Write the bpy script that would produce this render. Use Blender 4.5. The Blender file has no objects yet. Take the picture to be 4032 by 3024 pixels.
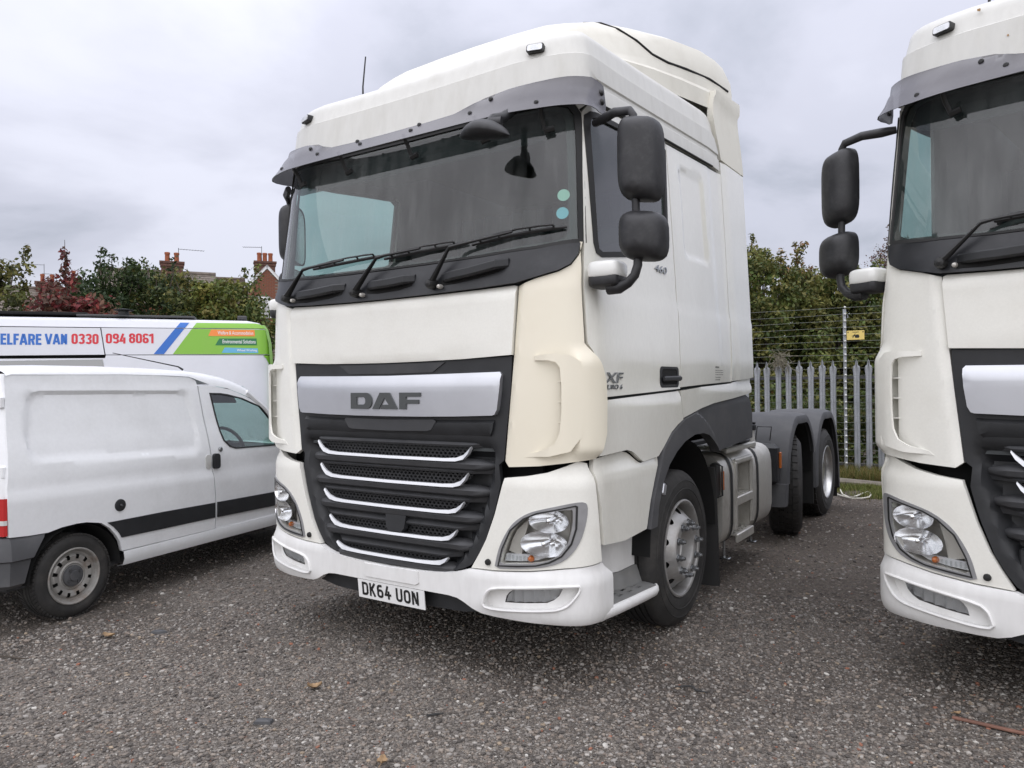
import bpy, math, random
import numpy as np
from mathutils import Vector, Matrix
from mathutils.geometry import delaunay_2d_cdt

scene = bpy.context.scene
col = scene.collection
R = math.radians

# ------------------------------------------------------------------ camera
cam_d = bpy.data.cameras.new('camera')
cam = bpy.data.objects.new('camera', cam_d)
col.objects.link(cam)
cam_d.sensor_fit = 'HORIZONTAL'
cam_d.sensor_width = 36.0
cam_d.lens = 2892.6 / 4032 * 36.0
cam_d.clip_start = 0.05
cam_d.clip_end = 2000
CAM = Vector((2.99537, -3.19786, 1.59754))
YAW, PITCH, ROLL = -0.588946, 0.0016247, -0.0109052
_f = Vector((math.sin(YAW), math.cos(YAW), 0))
_r = Vector((math.cos(YAW), -math.sin(YAW), 0))
_u = Vector((0, 0, 1))
_f2 = _f * math.cos(PITCH) + _u * math.sin(PITCH)
_u2 = _u * math.cos(PITCH) - _f * math.sin(PITCH)
_r3 = _r * math.cos(ROLL) + _u2 * math.sin(ROLL)
_u3 = _u2 * math.cos(ROLL) - _r * math.sin(ROLL)
_m = Matrix((_r3, _u3, -_f2)).transposed().to_4x4()
_m.translation = CAM
cam.matrix_world = _m
scene.camera = cam

# ------------------------------------------------------------------ light and exposure
SUN_EL, SUN_AZ = 52.0, 162.0     # azimuth of the sun, degrees clockwise from +Y
world = bpy.data.worlds.new('World')
scene.world = world
world.use_nodes = True
wn, wl = world.node_tree.nodes, world.node_tree.links
wn.clear()
w_out = wn.new('ShaderNodeOutputWorld')
w_bg = wn.new('ShaderNodeBackground')
w_bg.inputs['Strength'].default_value = 0.1
sky = wn.new('ShaderNodeTexSky')
sky.sky_type = 'NISHITA'
sky.sun_disc = False
sky.sun_elevation = R(SUN_EL)
sky.sun_rotation = R(SUN_AZ)
tc = wn.new('ShaderNodeTexCoord')
sep = wn.new('ShaderNodeSeparateXYZ')
wl.new(tc.outputs['Generated'], sep.inputs[0])
def wmath(op, a, b=None, clamp=False):
    n = wn.new('ShaderNodeMath'); n.operation = op; n.use_clamp = clamp
    for i, v in enumerate((a, b)):
        if v is None: continue
        if isinstance(v, (int, float)): n.inputs[i].default_value = v
        else: wl.new(v, n.inputs[i])
    return n.outputs[0]
zc = wmath('MAXIMUM', sep.outputs[2], 0.0)
den = wmath('ADD', zc, 0.22)
cmb = wn.new('ShaderNodeCombineXYZ')
wl.new(wmath('DIVIDE', sep.outputs[0], den), cmb.inputs[0])
wl.new(wmath('DIVIDE', sep.outputs[1], den), cmb.inputs[1])
n1 = wn.new('ShaderNodeTexNoise'); n1.inputs['Scale'].default_value = 1.15; n1.inputs['Detail'].default_value = 7; n1.inputs['Roughness'].default_value = 0.52; n1.inputs['Distortion'].default_value = 0.3
n2 = wn.new('ShaderNodeTexNoise'); n2.inputs['Scale'].default_value = 0.45; n2.inputs['Detail'].default_value = 3
wl.new(cmb.outputs[0], n1.inputs['Vector']); wl.new(cmb.outputs[0], n2.inputs['Vector'])
nsum = wmath('ADD', wmath('MULTIPLY', n1.outputs['Fac'], 0.6), wmath('MULTIPLY', n2.outputs['Fac'], 0.4))
ramp = wn.new('ShaderNodeValToRGB')
ramp.color_ramp.interpolation = 'EASE'
e = ramp.color_ramp.elements
e[0].position = 0.40; e[0].color = (0.41, 0.43, 0.50, 1)
e[1].position = 0.62; e[1].color = (0.72, 0.73, 0.83, 1)
em = e.new(0.50); em.color = (0.57, 0.58, 0.67, 1)
wl.new(nsum, ramp.inputs[0])
# an overcast sky brightens smoothly from the horizon to the zenith
grad = wmath('ADD', wmath('ADD', wmath('MULTIPLY', zc, 1.5), wmath('MULTIPLY', wmath('MULTIPLY', zc, zc), 12.0)), 6.9)
vm = wn.new('ShaderNodeVectorMath'); vm.operation = 'SCALE'
wl.new(ramp.outputs[0], vm.inputs[0]); wl.new(grad, vm.inputs['Scale'])
wmix = wn.new('ShaderNodeMixRGB'); wmix.inputs[0].default_value = 0.93
wl.new(sky.outputs[0], wmix.inputs[1]); wl.new(vm.outputs[0], wmix.inputs[2])
wl.new(wmix.outputs[0], w_bg.inputs['Color'])
wl.new(w_bg.outputs[0], w_out.inputs['Surface'])

sun_d = bpy.data.lights.new('sun', 'SUN')
sun_d.energy = 1.5
sun_d.angle = R(130)
sun_d.color = (1.0, 0.97, 0.92)
sun = bpy.data.objects.new('sun', sun_d)
col.objects.link(sun)
_sd = Vector((math.sin(R(SUN_AZ)) * math.cos(R(SUN_EL)), math.cos(R(SUN_AZ)) * math.cos(R(SUN_EL)), math.sin(R(SUN_EL))))
sun.rotation_euler = _sd.to_track_quat('Z', 'Y').to_euler()
sun.location = _sd * 60
vs = scene.view_settings
vs.view_transform = 'Standard'; vs.look = 'None'; vs.exposure = 0.60; vs.gamma = 1.0
vs.use_curve_mapping = False

# ------------------------------------------------------------------ materials
MATS = {}
def newmat(name):
    m = bpy.data.materials.new(name); m.use_nodes = True
    MATS[name] = m
    return m, m.node_tree.nodes, m.node_tree.links
def mat(name, c, rough=0.5, metal=0.0, var=0.0, scale=6.0, bump=0.0, bscale=40.0, coat=0.0, dirt=None, dirt_amt=0.0, dirt_scale=2.5, spec=0.5, alpha=1.0, stretch=None):
    m, n, l = newmat(name)
    b = n['Principled BSDF']
    b.inputs['Base Color'].default_value = (*c, 1)
    b.inputs['Roughness'].default_value = rough
    b.inputs['Metallic'].default_value = metal
    b.inputs['Coat Weight'].default_value = coat
    b.inputs['Coat Roughness'].default_value = 0.08
    b.inputs['Specular IOR Level'].default_value = spec
    b.inputs['Alpha'].default_value = alpha
    t = n.new('ShaderNodeTexCoord')
    vec = t.outputs['Object']
    if stretch:
        mp = n.new('ShaderNodeMapping'); mp.inputs['Scale'].default_value = stretch
        l.new(vec, mp.inputs[0]); vec = mp.outputs[0]
    cur = None
    if var > 0:
        nz = n.new('ShaderNodeTexNoise'); nz.inputs['Scale'].default_value = scale; nz.inputs['Detail'].default_value = 6
        l.new(vec, nz.inputs['Vector'])
        rp = n.new('ShaderNodeValToRGB')
        rp.color_ramp.elements[0].position = 0.3; rp.color_ramp.elements[1].position = 0.7
        rp.color_ramp.elements[0].color = (*[max(0, v * (1 - var)) for v in c], 1)
        rp.color_ramp.elements[1].color = (*[min(1, v * (1 + var)) for v in c], 1)
        l.new(nz.outputs['Fac'], rp.inputs[0]); cur = rp.outputs[0]
        mr = n.new('ShaderNodeMapRange'); mr.inputs['To Min'].default_value = max(0.02, rough - 0.08); mr.inputs['To Max'].default_value = min(1, rough + 0.1)
        l.new(nz.outputs['Fac'], mr.inputs[0])
        if var >= .1: l.new(mr.outputs[0], b.inputs['Roughness'])
    if dirt:
        nd = n.new('ShaderNodeTexNoise'); nd.inputs['Scale'].default_value = dirt_scale; nd.inputs['Detail'].default_value = 9; nd.inputs['Roughness'].default_value = 0.65
        l.new(vec, nd.inputs['Vector'])
        rd = n.new('ShaderNodeValToRGB'); rd.color_ramp.elements[0].position = 0.48; rd.color_ramp.elements[1].position = 0.78
        rd.color_ramp.elements[1].color = (dirt_amt,) * 3 + (1,)
        l.new(nd.outputs['Fac'], rd.inputs[0])
        mx = n.new('ShaderNodeMixRGB'); mx.inputs[1].default_value = (*c, 1); mx.inputs[2].default_value = (*dirt, 1)
        l.new(rd.outputs[0], mx.inputs[0])
        if cur: l.new(cur, mx.inputs[1])
        cur = mx.outputs[0]
    if cur: l.new(cur, b.inputs['Base Color'])
    if bump > 0:
        nb = n.new('ShaderNodeTexNoise'); nb.inputs['Scale'].default_value = bscale; nb.inputs['Detail'].default_value = 4
        l.new(vec, nb.inputs['Vector'])
        bp = n.new('ShaderNodeBump'); bp.inputs['Strength'].default_value = bump; bp.inputs['Distance'].default_value = 0.01
        l.new(nb.outputs['Fac'], bp.inputs['Height']); l.new(bp.outputs[0], b.inputs['Normal'])
    return m
def glassmat(name, tint, ior=1.5, rough=0.0, extra=0.0, dust=0.0):
    m, n, l = newmat(name)
    n.remove(n['Principled BSDF'])
    o = n['Material Output']
    tr = n.new('ShaderNodeBsdfTransparent'); tr.inputs[0].default_value = (*tint, 1)
    gl = n.new('ShaderNodeBsdfGlossy'); gl.inputs['Roughness'].default_value = rough; gl.inputs[0].default_value = (1, 1, 1, 1)
    lw = n.new('ShaderNodeLayerWeight'); lw.inputs[0].default_value = 0.5
    pw = n.new('ShaderNodeMath'); pw.operation = 'POWER'; pw.inputs[1].default_value = 4.5
    l.new(lw.outputs['Facing'], pw.inputs[0])
    ad = n.new('ShaderNodeMath'); ad.operation = 'MULTIPLY_ADD'; ad.inputs[1].default_value = 0.9; ad.inputs[2].default_value = 0.05 + extra; ad.use_clamp = True
    l.new(pw.outputs[0], ad.inputs[0])
    mx = n.new('ShaderNodeMixShader')
    l.new(ad.outputs[0], mx.inputs[0]); l.new(tr.outputs[0], mx.inputs[1]); l.new(gl.outputs[0], mx.inputs[2])
    last = mx.outputs[0]
    if dust > 0:
        # a film of road dust with runs left by rain
        tcg = n.new('ShaderNodeTexCoord'); mp = n.new('ShaderNodeMapping'); mp.inputs['Scale'].default_value = (9, 9, 0.9); l.new(tcg.outputs['Object'], mp.inputs[0])
        nz = n.new('ShaderNodeTexNoise'); nz.inputs['Scale'].default_value = 1.6; nz.inputs['Detail'].default_value = 8; nz.inputs['Roughness'].default_value = 0.6; l.new(mp.outputs[0], nz.inputs['Vector'])
        nb = n.new('ShaderNodeTexNoise'); nb.inputs['Scale'].default_value = 1.7; nb.inputs['Detail'].default_value = 4; l.new(tcg.outputs['Object'], nb.inputs['Vector'])
        mm = n.new('ShaderNodeMath'); mm.operation = 'MULTIPLY'; l.new(nz.outputs['Fac'], mm.inputs[0]); l.new(nb.outputs['Fac'], mm.inputs[1])
        mr = n.new('ShaderNodeMapRange'); mr.inputs['From Min'].default_value = 0.15; mr.inputs['From Max'].default_value = 0.42; mr.inputs['To Max'].default_value = dust; l.new(mm.outputs[0], mr.inputs[0])
        df = n.new('ShaderNodeBsdfDiffuse'); df.inputs[0].default_value = (0.45, 0.47, 0.46, 1)
        m2 = n.new('ShaderNodeMixShader'); l.new(mr.outputs[0], m2.inputs[0]); l.new(last, m2.inputs[1]); l.new(df.outputs[0], m2.inputs[2]); last = m2.outputs[0]
    l.new(last, o.inputs['Surface'])
    return m
mat('paint', (0.77, 0.76, 0.695), 0.25, coat=1.0, dirt=(0.40, 0.36, 0.28), dirt_amt=0.22, dirt_scale=1.7, stretch=(1, 1, 0.45), var=0.025, scale=60)
mat('paint_front', (0.79, 0.78, 0.72), 0.3, coat=0.3, dirt=(0.5, 0.46, 0.38), dirt_amt=0.16, dirt_scale=5, var=0.02, scale=90)
mat('paint_roof', (0.60, 0.595, 0.56), 0.42, coat=0.15, dirt=(0.38, 0.36, 0.3), dirt_amt=0.3, dirt_scale=7, stretch=(1, 1, 0.3), var=0.03, scale=25)
mat('paint_cream', (0.785, 0.732, 0.60), 0.3, coat=0.3, dirt=(0.6, 0.52, 0.36), dirt_amt=0.15, dirt_scale=3)
mat('paint_aero', (0.68, 0.66, 0.585), 0.5, dirt=(0.45, 0.42, 0.35), dirt_amt=0.35, dirt_scale=4)
mat('paint_bumper', (0.74, 0.735, 0.72), 0.45, dirt=(0.42, 0.4, 0.36), dirt_amt=0.3, dirt_scale=6, stretch=(1, 1, 0.35), var=0.03, scale=30)
mat('van_white', (0.78, 0.79, 0.80), 0.35, coat=0.35, dirt=(0.42, 0.42, 0.41), dirt_amt=0.28, dirt_scale=2.2, var=0.02, scale=40)
mat('welfare_white', (0.68, 0.69, 0.73), 0.45, coat=0.0, dirt=(0.45, 0.45, 0.46), dirt_amt=0.2, dirt_scale=3)
mat('black_plastic', (0.017, 0.018, 0.020), 0.5, var=0.25, scale=9, bump=0.06, bscale=300)
mat('scuttle_black', (0.013, 0.014, 0.017), 0.38, var=0.3, scale=5, dirt=(0.07, 0.07, 0.075), dirt_amt=0.35, dirt_scale=6)
mat('grille_grey', (0.040, 0.041, 0.044), 0.55, var=0.15, scale=8, dirt=(0.09, 0.085, 0.08), dirt_amt=0.3, dirt_scale=5)
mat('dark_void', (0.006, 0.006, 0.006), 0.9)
mat('guard_grey', (0.066, 0.067, 0.071), 0.6, var=0.1, scale=5, dirt=(0.14, 0.135, 0.13), dirt_amt=0.35, dirt_scale=5)
mat('tread_grey', (0.20, 0.20, 0.195), 0.6, var=0.15, scale=9, dirt=(0.28, 0.26, 0.23), dirt_amt=0.4, dirt_scale=7)
mat('mirror_black', (0.017, 0.017, 0.019), 0.48, var=0.15, scale=20, bump=0.05, bscale=400, dirt=(0.12, 0.12, 0.12), dirt_amt=0.22, dirt_scale=18)
mat('visor_smoke', (0.078, 0.074, 0.084), 0.22, var=0.12, scale=4, dirt=(0.17, 0.165, 0.18), dirt_amt=0.3, dirt_scale=3, alpha=0.93)
mat('rubber', (0.014, 0.014, 0.014), 0.6)
mat('tyre', (0.024, 0.023, 0.022), 0.72, var=0.25, scale=12, dirt=(0.085, 0.078, 0.07), dirt_amt=0.5, dirt_scale=7, bump=0.15, bscale=90)
mat('steel_rim', (0.40, 0.395, 0.385), 0.45, metal=0.55, var=0.15, scale=10, dirt=(0.16, 0.12, 0.09), dirt_amt=0.6, dirt_scale=8)
mat('rusty_rim', (0.34, 0.33, 0.31), 0.5, metal=0.4, var=0.15, scale=10, dirt=(0.14, 0.085, 0.05), dirt_amt=0.9, dirt_scale=9)
mat('alloy', (0.56, 0.56, 0.55), 0.3, metal=0.9, var=0.1, scale=6, dirt=(0.2, 0.18, 0.16), dirt_amt=0.5, dirt_scale=6)
mat('chrome', (0.85, 0.86, 0.88), 0.12, metal=1.0)
mat('satin_silver', (0.55, 0.56, 0.59), 0.36, metal=0.8, var=0.04, scale=3, dirt=(0.4, 0.4, 0.42), dirt_amt=0.25, dirt_scale=4)
mat('chrome_strip', (0.66, 0.67, 0.69), 0.3, metal=0.35)
mat('lamp_trim', (0.30, 0.30, 0.305), 0.4, metal=0.3, var=0.1, scale=15)
mat('lamp_grey', (0.52, 0.50, 0.46), 0.4, metal=0.35)
mat('reflector', (0.86, 0.86, 0.87), 0.2, metal=1.0)
mat('tank_alu', (0.66, 0.645, 0.60), 0.42, metal=0.6, var=0.12, scale=4, dirt=(0.2, 0.17, 0.13), dirt_amt=0.6, dirt_scale=4)
mat('amber', (0.50, 0.13, 0.02), 0.25, coat=0.5)
mat('red_lens', (0.45, 0.02, 0.02), 0.2, coat=0.6)
mat('letter_grey', (0.075, 0.08, 0.08), 0.4, metal=0.2)
mat('badge_chrome', (0.33, 0.34, 0.35), 0.25, metal=0.9)
mat('plate_white', (0.80, 0.80, 0.79), 0.35, dirt=(0.5, 0.48, 0.44), dirt_amt=0.2, dirt_scale=14)
mat('ink_black', (0.012, 0.012, 0.012), 0.5)
mat('interior', (0.06, 0.066, 0.068), 0.8, var=0.2, scale=4)
mat('curtain_cloth', (0.10, 0.105, 0.115), 0.9, var=0.15, scale=5)
mat('interior_dark', (0.045, 0.045, 0.047), 0.7, var=0.2, scale=5)
mat('disc_green', (0.50, 0.68, 0.58), 0.6)
mat('disc_blue', (0.28, 0.58, 0.70), 0.6)
mat('blue_print', (0.025, 0.14, 0.50), 0.4)
mat('red_print', (0.62, 0.025, 0.04), 0.4)
mat('green_print', (0.22, 0.47, 0.05), 0.4, dirt=(0.28, 0.42, 0.12), dirt_amt=0.2, dirt_scale=3)
mat('orange_print', (0.85, 0.25, 0.05), 0.4)
mat('dark_green_print', (0.02, 0.17, 0.06), 0.4)
mat('cyan_print', (0.13, 0.42, 0.62), 0.4)
mat('white_print', (0.78, 0.78, 0.78), 0.4)
mat('sill_dirty', (0.55, 0.55, 0.53), 0.5, dirt=(0.25, 0.22, 0.18), dirt_amt=0.6, dirt_scale=5)
mat('galvanised', (0.36, 0.375, 0.40), 0.5, metal=0.45, var=0.22, scale=14, dirt=(0.2, 0.19, 0.18), dirt_amt=0.4, dirt_scale=5, stretch=(1, 1, 0.25))
mat('dark_rail', (0.05, 0.05, 0.052), 0.6)
mat('wire', (0.20, 0.21, 0.19), 0.5, metal=0.3)
mat('insulator', (0.62, 0.62, 0.6), 0.4)
mat('sign_yellow', (0.74, 0.56, 0.17), 0.5, var=0.06, scale=30)
mat('brick_red', (0.22, 0.085, 0.05), 0.85, var=0.25, scale=8)
mat('brick_dark', (0.12, 0.06, 0.045), 0.9, var=0.3, scale=6)
mat('mortar', (0.24, 0.2, 0.17), 0.9)
mat('roof_tile', (0.105, 0.08, 0.062), 0.85, var=0.3, scale=6)
mat('slate_tile', (0.15, 0.125, 0.105), 0.85, var=0.3, scale=5)
mat('clay_pot', (0.33, 0.105, 0.05), 0.8, var=0.2, scale=9)
mat('upvc', (0.78, 0.78, 0.78), 0.4)
mat('bark', (0.07, 0.055, 0.042), 0.9, var=0.3, scale=14)
mat('old_wood', (0.16, 0.14, 0.115), 0.9, var=0.35, scale=6, stretch=(1, 6, 6), bump=0.4, bscale=30)
mat('rust_stain', (0.36, 0.22, 0.10), 0.8, var=0.3, scale=60)
mat('rust_bar', (0.17, 0.085, 0.06), 0.8, var=0.25, scale=20)
mat('cord_white', (0.6, 0.58, 0.5), 0.7)
mat('dry_leaf', (0.30, 0.20, 0.11), 0.8, var=0.3, scale=30)
mat('dead_plant', (0.22, 0.2, 0.15), 0.95, var=0.3, scale=30)
mat('cowl_white', (0.75, 0.75, 0.72), 0.3, coat=0.4)
glassmat('screen_glass', (0.62, 0.77, 0.73), extra=0.01, dust=0.15)
glassmat('side_glass', (0.50, 0.64, 0.61), extra=0.04, dust=0.05)
glassmat('clear_lens', (0.93, 0.94, 0.94), ior=1.45)
glassmat('fog_lens', (0.80, 0.81, 0.81), rough=0.3, extra=0.14)
mat('shade_film', (0.02, 0.021, 0.024), 0.5, alpha=0.86, spec=0.2)
glassmat('house_glass', (0.05, 0.06, 0.07), extra=0.2)
def vcol_mat(name, rough=0.8, mul=1.0, transl=0.0):
    m, n, l = newmat(name)
    b = n['Principled BSDF']; b.inputs['Roughness'].default_value = rough
    b.inputs['Specular IOR Level'].default_value = 0.3
    a = n.new('ShaderNodeAttribute'); a.attribute_name = 'tint'
    l.new(a.outputs['Color'], b.inputs['Base Color'])
    if transl > 0:
        tr = n.new('ShaderNodeBsdfTranslucent'); l.new(a.outputs['Color'], tr.inputs[0])
        mx = n.new('ShaderNodeMixShader'); mx.inputs[0].default_value = transl
        l.new(b.outputs[0], mx.inputs[1]); l.new(tr.outputs[0], mx.inputs[2]); l.new(mx.outputs[0], n['Material Output'].inputs['Surface'])
    return m
vcol_mat('leafy', 0.6, transl=0.25)
vcol_mat('stones', 0.85)
vcol_mat('grassy', 0.8, transl=0.2)

# ------------------------------------------------------------------ object helpers
def tag(o, label=None, cat=None, group=None, kind=None):
    if label: o['label'] = label
    if cat: o['category'] = cat
    if group: o['group'] = group
    if kind: o['kind'] = kind
    return o
def thing(name, label, cat, loc=(0, 0, 0), rz=0.0, group=None):
    o = bpy.data.objects.new(name, None); col.objects.link(o)
    o.empty_display_size = 0.2
    o.location = loc; o.rotation_euler = (0, 0, rz)
    return tag(o, label, cat, group)
def part(name, parent, loc=(0, 0, 0)):
    o = bpy.data.objects.new(name, None); col.objects.link(o)
    o.empty_display_size = 0.1; o.parent = parent; o.location = loc
    return o
def children(o): return [c for c in o.children]
def copy_tree(o, parent=None, skip=()):
    c = o.copy(); col.objects.link(c)
    if parent is not None: c.parent = parent
    for ch in list(o.children):
        if ch in skip: continue
        copy_tree(ch, c, skip)
    return c

class MB:
    def __init__(s): s.v = []; s.f = []; s.flat = False
    def add(s, vs, fs):
        k = len(s.v); s.v += [tuple(p) for p in vs]; s.f += [tuple(i + k for i in f) for f in fs]; return s
    def box(s, c, d, rz=0.0, rx=0.0, ry=0.0):
        x, y, z = d[0] / 2, d[1] / 2, d[2] / 2
        M = Matrix.Translation(c) @ Matrix.Rotation(rz, 4, 'Z') @ Matrix.Rotation(ry, 4, 'Y') @ Matrix.Rotation(rx, 4, 'X')
        vs = [M @ Vector(p) for p in ((-x, -y, -z), (x, -y, -z), (x, y, -z), (-x, y, -z), (-x, -y, z), (x, -y, z), (x, y, z), (-x, y, z))]
        return s.add(vs, [(0, 3, 2, 1), (4, 5, 6, 7), (0, 1, 5, 4), (1, 2, 6, 5), (2, 3, 7, 6), (3, 0, 4, 7)])
    def rbox(s, c, d, r=0.02, rz=0.0, rx=0.0, ry=0.0):
        # box with chamfered edges
        x, y, z = d[0] / 2, d[1] / 2, d[2] / 2
        r = min(r, x * .9, y * .9, z * .9)
        M = Matrix.Translation(c) @ Matrix.Rotation(rz, 4, 'Z') @ Matrix.Rotation(ry, 4, 'Y') @ Matrix.Rotation(rx, 4, 'X')
        rings = []
        for zz, ins in ((-z, r), (-z + r, 0), (z - r, 0), (z, r)):
            xa, ya = x - ins, y - ins
            rings.append([(-xa + r * .5, -ya, zz), (xa - r * .5, -ya, zz), (xa, -ya + r * .5, zz), (xa, ya - r * .5, zz), (xa - r * .5, ya, zz), (-xa + r * .5, ya, zz), (-xa, ya - r * .5, zz), (-xa, -ya + r * .5, zz)])
        return s.loft([[M @ Vector(p) for p in q] for q in rings], closed=True, cap=True)
    def blob(s, c, d, pw=4.0, nu=24, nv=12):
        sp = lambda v: math.copysign(abs(v) ** (2 / pw), v); rings = []
        for i in range(nv + 1):
            a = -math.pi / 2 + math.pi * i / nv; r_ = max(.01, sp(math.cos(a)))
            rings.append([(c[0] + d[0] / 2 * r_ * sp(math.cos(2 * math.pi * k / nu)), c[1] + d[1] / 2 * r_ * sp(math.sin(2 * math.pi * k / nu)), c[2] + d[2] / 2 * sp(math.sin(a))) for k in range(nu)])
        return s.loft(rings, True, True)
    def loft(s, rings, closed=False, cap=False):
        n = len(rings[0]); vs = [p for r in rings for p in r]; fs = []
        for i in range(len(rings) - 1):
            for j in range(n if closed else n - 1):
                a = i * n + j; b = i * n + (j + 1) % n
                fs.append((a, b, b + n, a + n))
        if cap:
            fs.append(tuple(reversed(range(n)))); fs.append(tuple(range((len(rings) - 1) * n, len(rings) * n)))
        return s.add(vs, fs)
    def tube(s, path, r, seg=8, cap=True, flat=None):
        pts = [Vector(p) for p in path]; rings = []
        rs = r if isinstance(r, (list, tuple)) else [r] * len(pts)
        prev = None
        for i, p in enumerate(pts):
            t = (pts[min(i + 1, len(pts) - 1)] - pts[max(i - 1, 0)]).normalized()
            if prev is None:
                a = Vector((0, 0, 1)) if abs(t.z) < 0.9 else Vector((1, 0, 0))
                nrm = t.cross(a).normalized()
            else:
                nrm = (prev - t * prev.dot(t)).normalized()
            prev = nrm; bn = t.cross(nrm)
            fy = flat if flat else 1.0
            rings.append([p + (nrm * math.cos(q) + bn * math.sin(q) * fy) * rs[i] for q in [2 * math.pi * k / seg for k in range(seg)]])
        return s.loft(rings, True, cap)
    def lathe(s, prof, c, axis='x', seg=32, sgn=1, skip=None):
        c = Vector(c); vs = []; fs = []; n = len(prof)
        for k in range(seg):
            a = 2 * math.pi * k / seg
            for r, h in prof:
                if axis == 'x': vs.append(c + Vector((h * sgn, r * math.cos(a), r * math.sin(a))))
                elif axis == 'y': vs.append(c + Vector((r * math.cos(a), h * sgn, r * math.sin(a))))
                else: vs.append(c + Vector((r * math.cos(a), r * math.sin(a), h * sgn)))
        for k in range(seg):
            for i in range(n - 1):
                if skip and skip(k, i): continue
                a = k * n + i; b = ((k + 1) % seg) * n + i
                fs.append((a, b, b + 1, a + 1))
        return s.add(vs, fs)
    def mirror(s):
        s.v = [(-x, y, z) for x, y, z in s.v]; s.f = [tuple(reversed(f)) for f in s.f]; return s
    def mesh(s, name, m, angle=35):
        me = bpy.data.meshes.new(name)
        me.from_pydata([tuple(p) for p in s.v], [], s.f)
        ms = m if isinstance(m, (list, tuple)) else [m]
        for q in ms: me.materials.append(MATS[q] if isinstance(q, str) else q)
        me.polygons.foreach_set('use_smooth', [True] * len(me.polygons))
        me.update()
        me.set_sharp_from_angle(angle=R(angle))
        return me
    def build(s, name, m, parent=None, angle=35, side=1, label=None):
        if side < 0: s.mirror()
        o = bpy.data.objects.new(name, s.mesh(name, m, angle)); col.objects.link(o)
        if parent is not None: o.parent = parent
        if label: o['label'] = label
        return o

def rrect(x0, x1, z0, z1, r, k=4):
    out = []
    for cx_, cz_, a0 in ((x1 - r, z0 + r, -90), (x1 - r, z1 - r, 0), (x0 + r, z1 - r, 90), (x0 + r, z0 + r, 180)):
        out += [(cx_ + r * math.cos(R(a0 + 90 * q / k)), cz_ + r * math.sin(R(a0 + 90 * q / k))) for q in range(k + 1)]
    return out
def densify(P, step):
    out = []
    for i in range(len(P)):
        a, b = P[i], P[(i + 1) % len(P)]
        n = max(1, int(math.ceil(math.hypot(b[0] - a[0], b[1] - a[1]) / step)))
        for k in range(n):
            t = k / n; out.append((a[0] + (b[0] - a[0]) * t, a[1] + (b[1] - a[1]) * t))
    return out
def pip(P, x, y):
    P = np.asarray(P); x = np.asarray(x, float); y = np.asarray(y, float)
    ins = np.zeros(x.shape, bool); j = len(P) - 1
    for i in range(len(P)):
        xi, yi = P[i]; xj, yj = P[j]
        c = ((yi > y) != (yj > y))
        with np.errstate(divide='ignore', invalid='ignore'):
            ins ^= c & (x < (xj - xi) * (y - yi) / (yj - yi + 1e-15) + xi)
        j = i
    return ins
def distseg(P, x, y):
    d = np.full(np.shape(x), 1e9)
    for i in range(len(P)):
        ax, ay = P[i]; bx, by = P[(i + 1) % len(P)]
        L2 = (bx - ax) ** 2 + (by - ay) ** 2 + 1e-15
        t = np.clip(((x - ax) * (bx - ax) + (y - ay) * (by - ay)) / L2, 0, 1)
        d = np.minimum(d, np.hypot(x - ax - t * (bx - ax), y - ay - t * (by - ay)))
    return d
def smooth_poly(P, it=1):
    # Chaikin corner cutting on a closed outline
    for _ in range(it):
        Q = []
        for i in range(len(P)):
            a, b = P[i], P[(i + 1) % len(P)]
            Q += [(a[0] * .75 + b[0] * .25, a[1] * .75 + b[1] * .25), (a[0] * .25 + b[0] * .75, a[1] * .25 + b[1] * .75)]
        P = Q
    return P
def inset(P, d):
    cx_, cy_ = sum(q[0] for q in P) / len(P), sum(q[1] for q in P) / len(P)
    w, h = max(q[0] for q in P) - min(q[0] for q in P), max(q[1] for q in P) - min(q[1] for q in P)
    return [(cx_ + (q[0] - cx_) * (1 - 2 * d / w), cy_ + (q[1] - cy_) * (1 - 2 * d / h)) for q in P]
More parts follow.
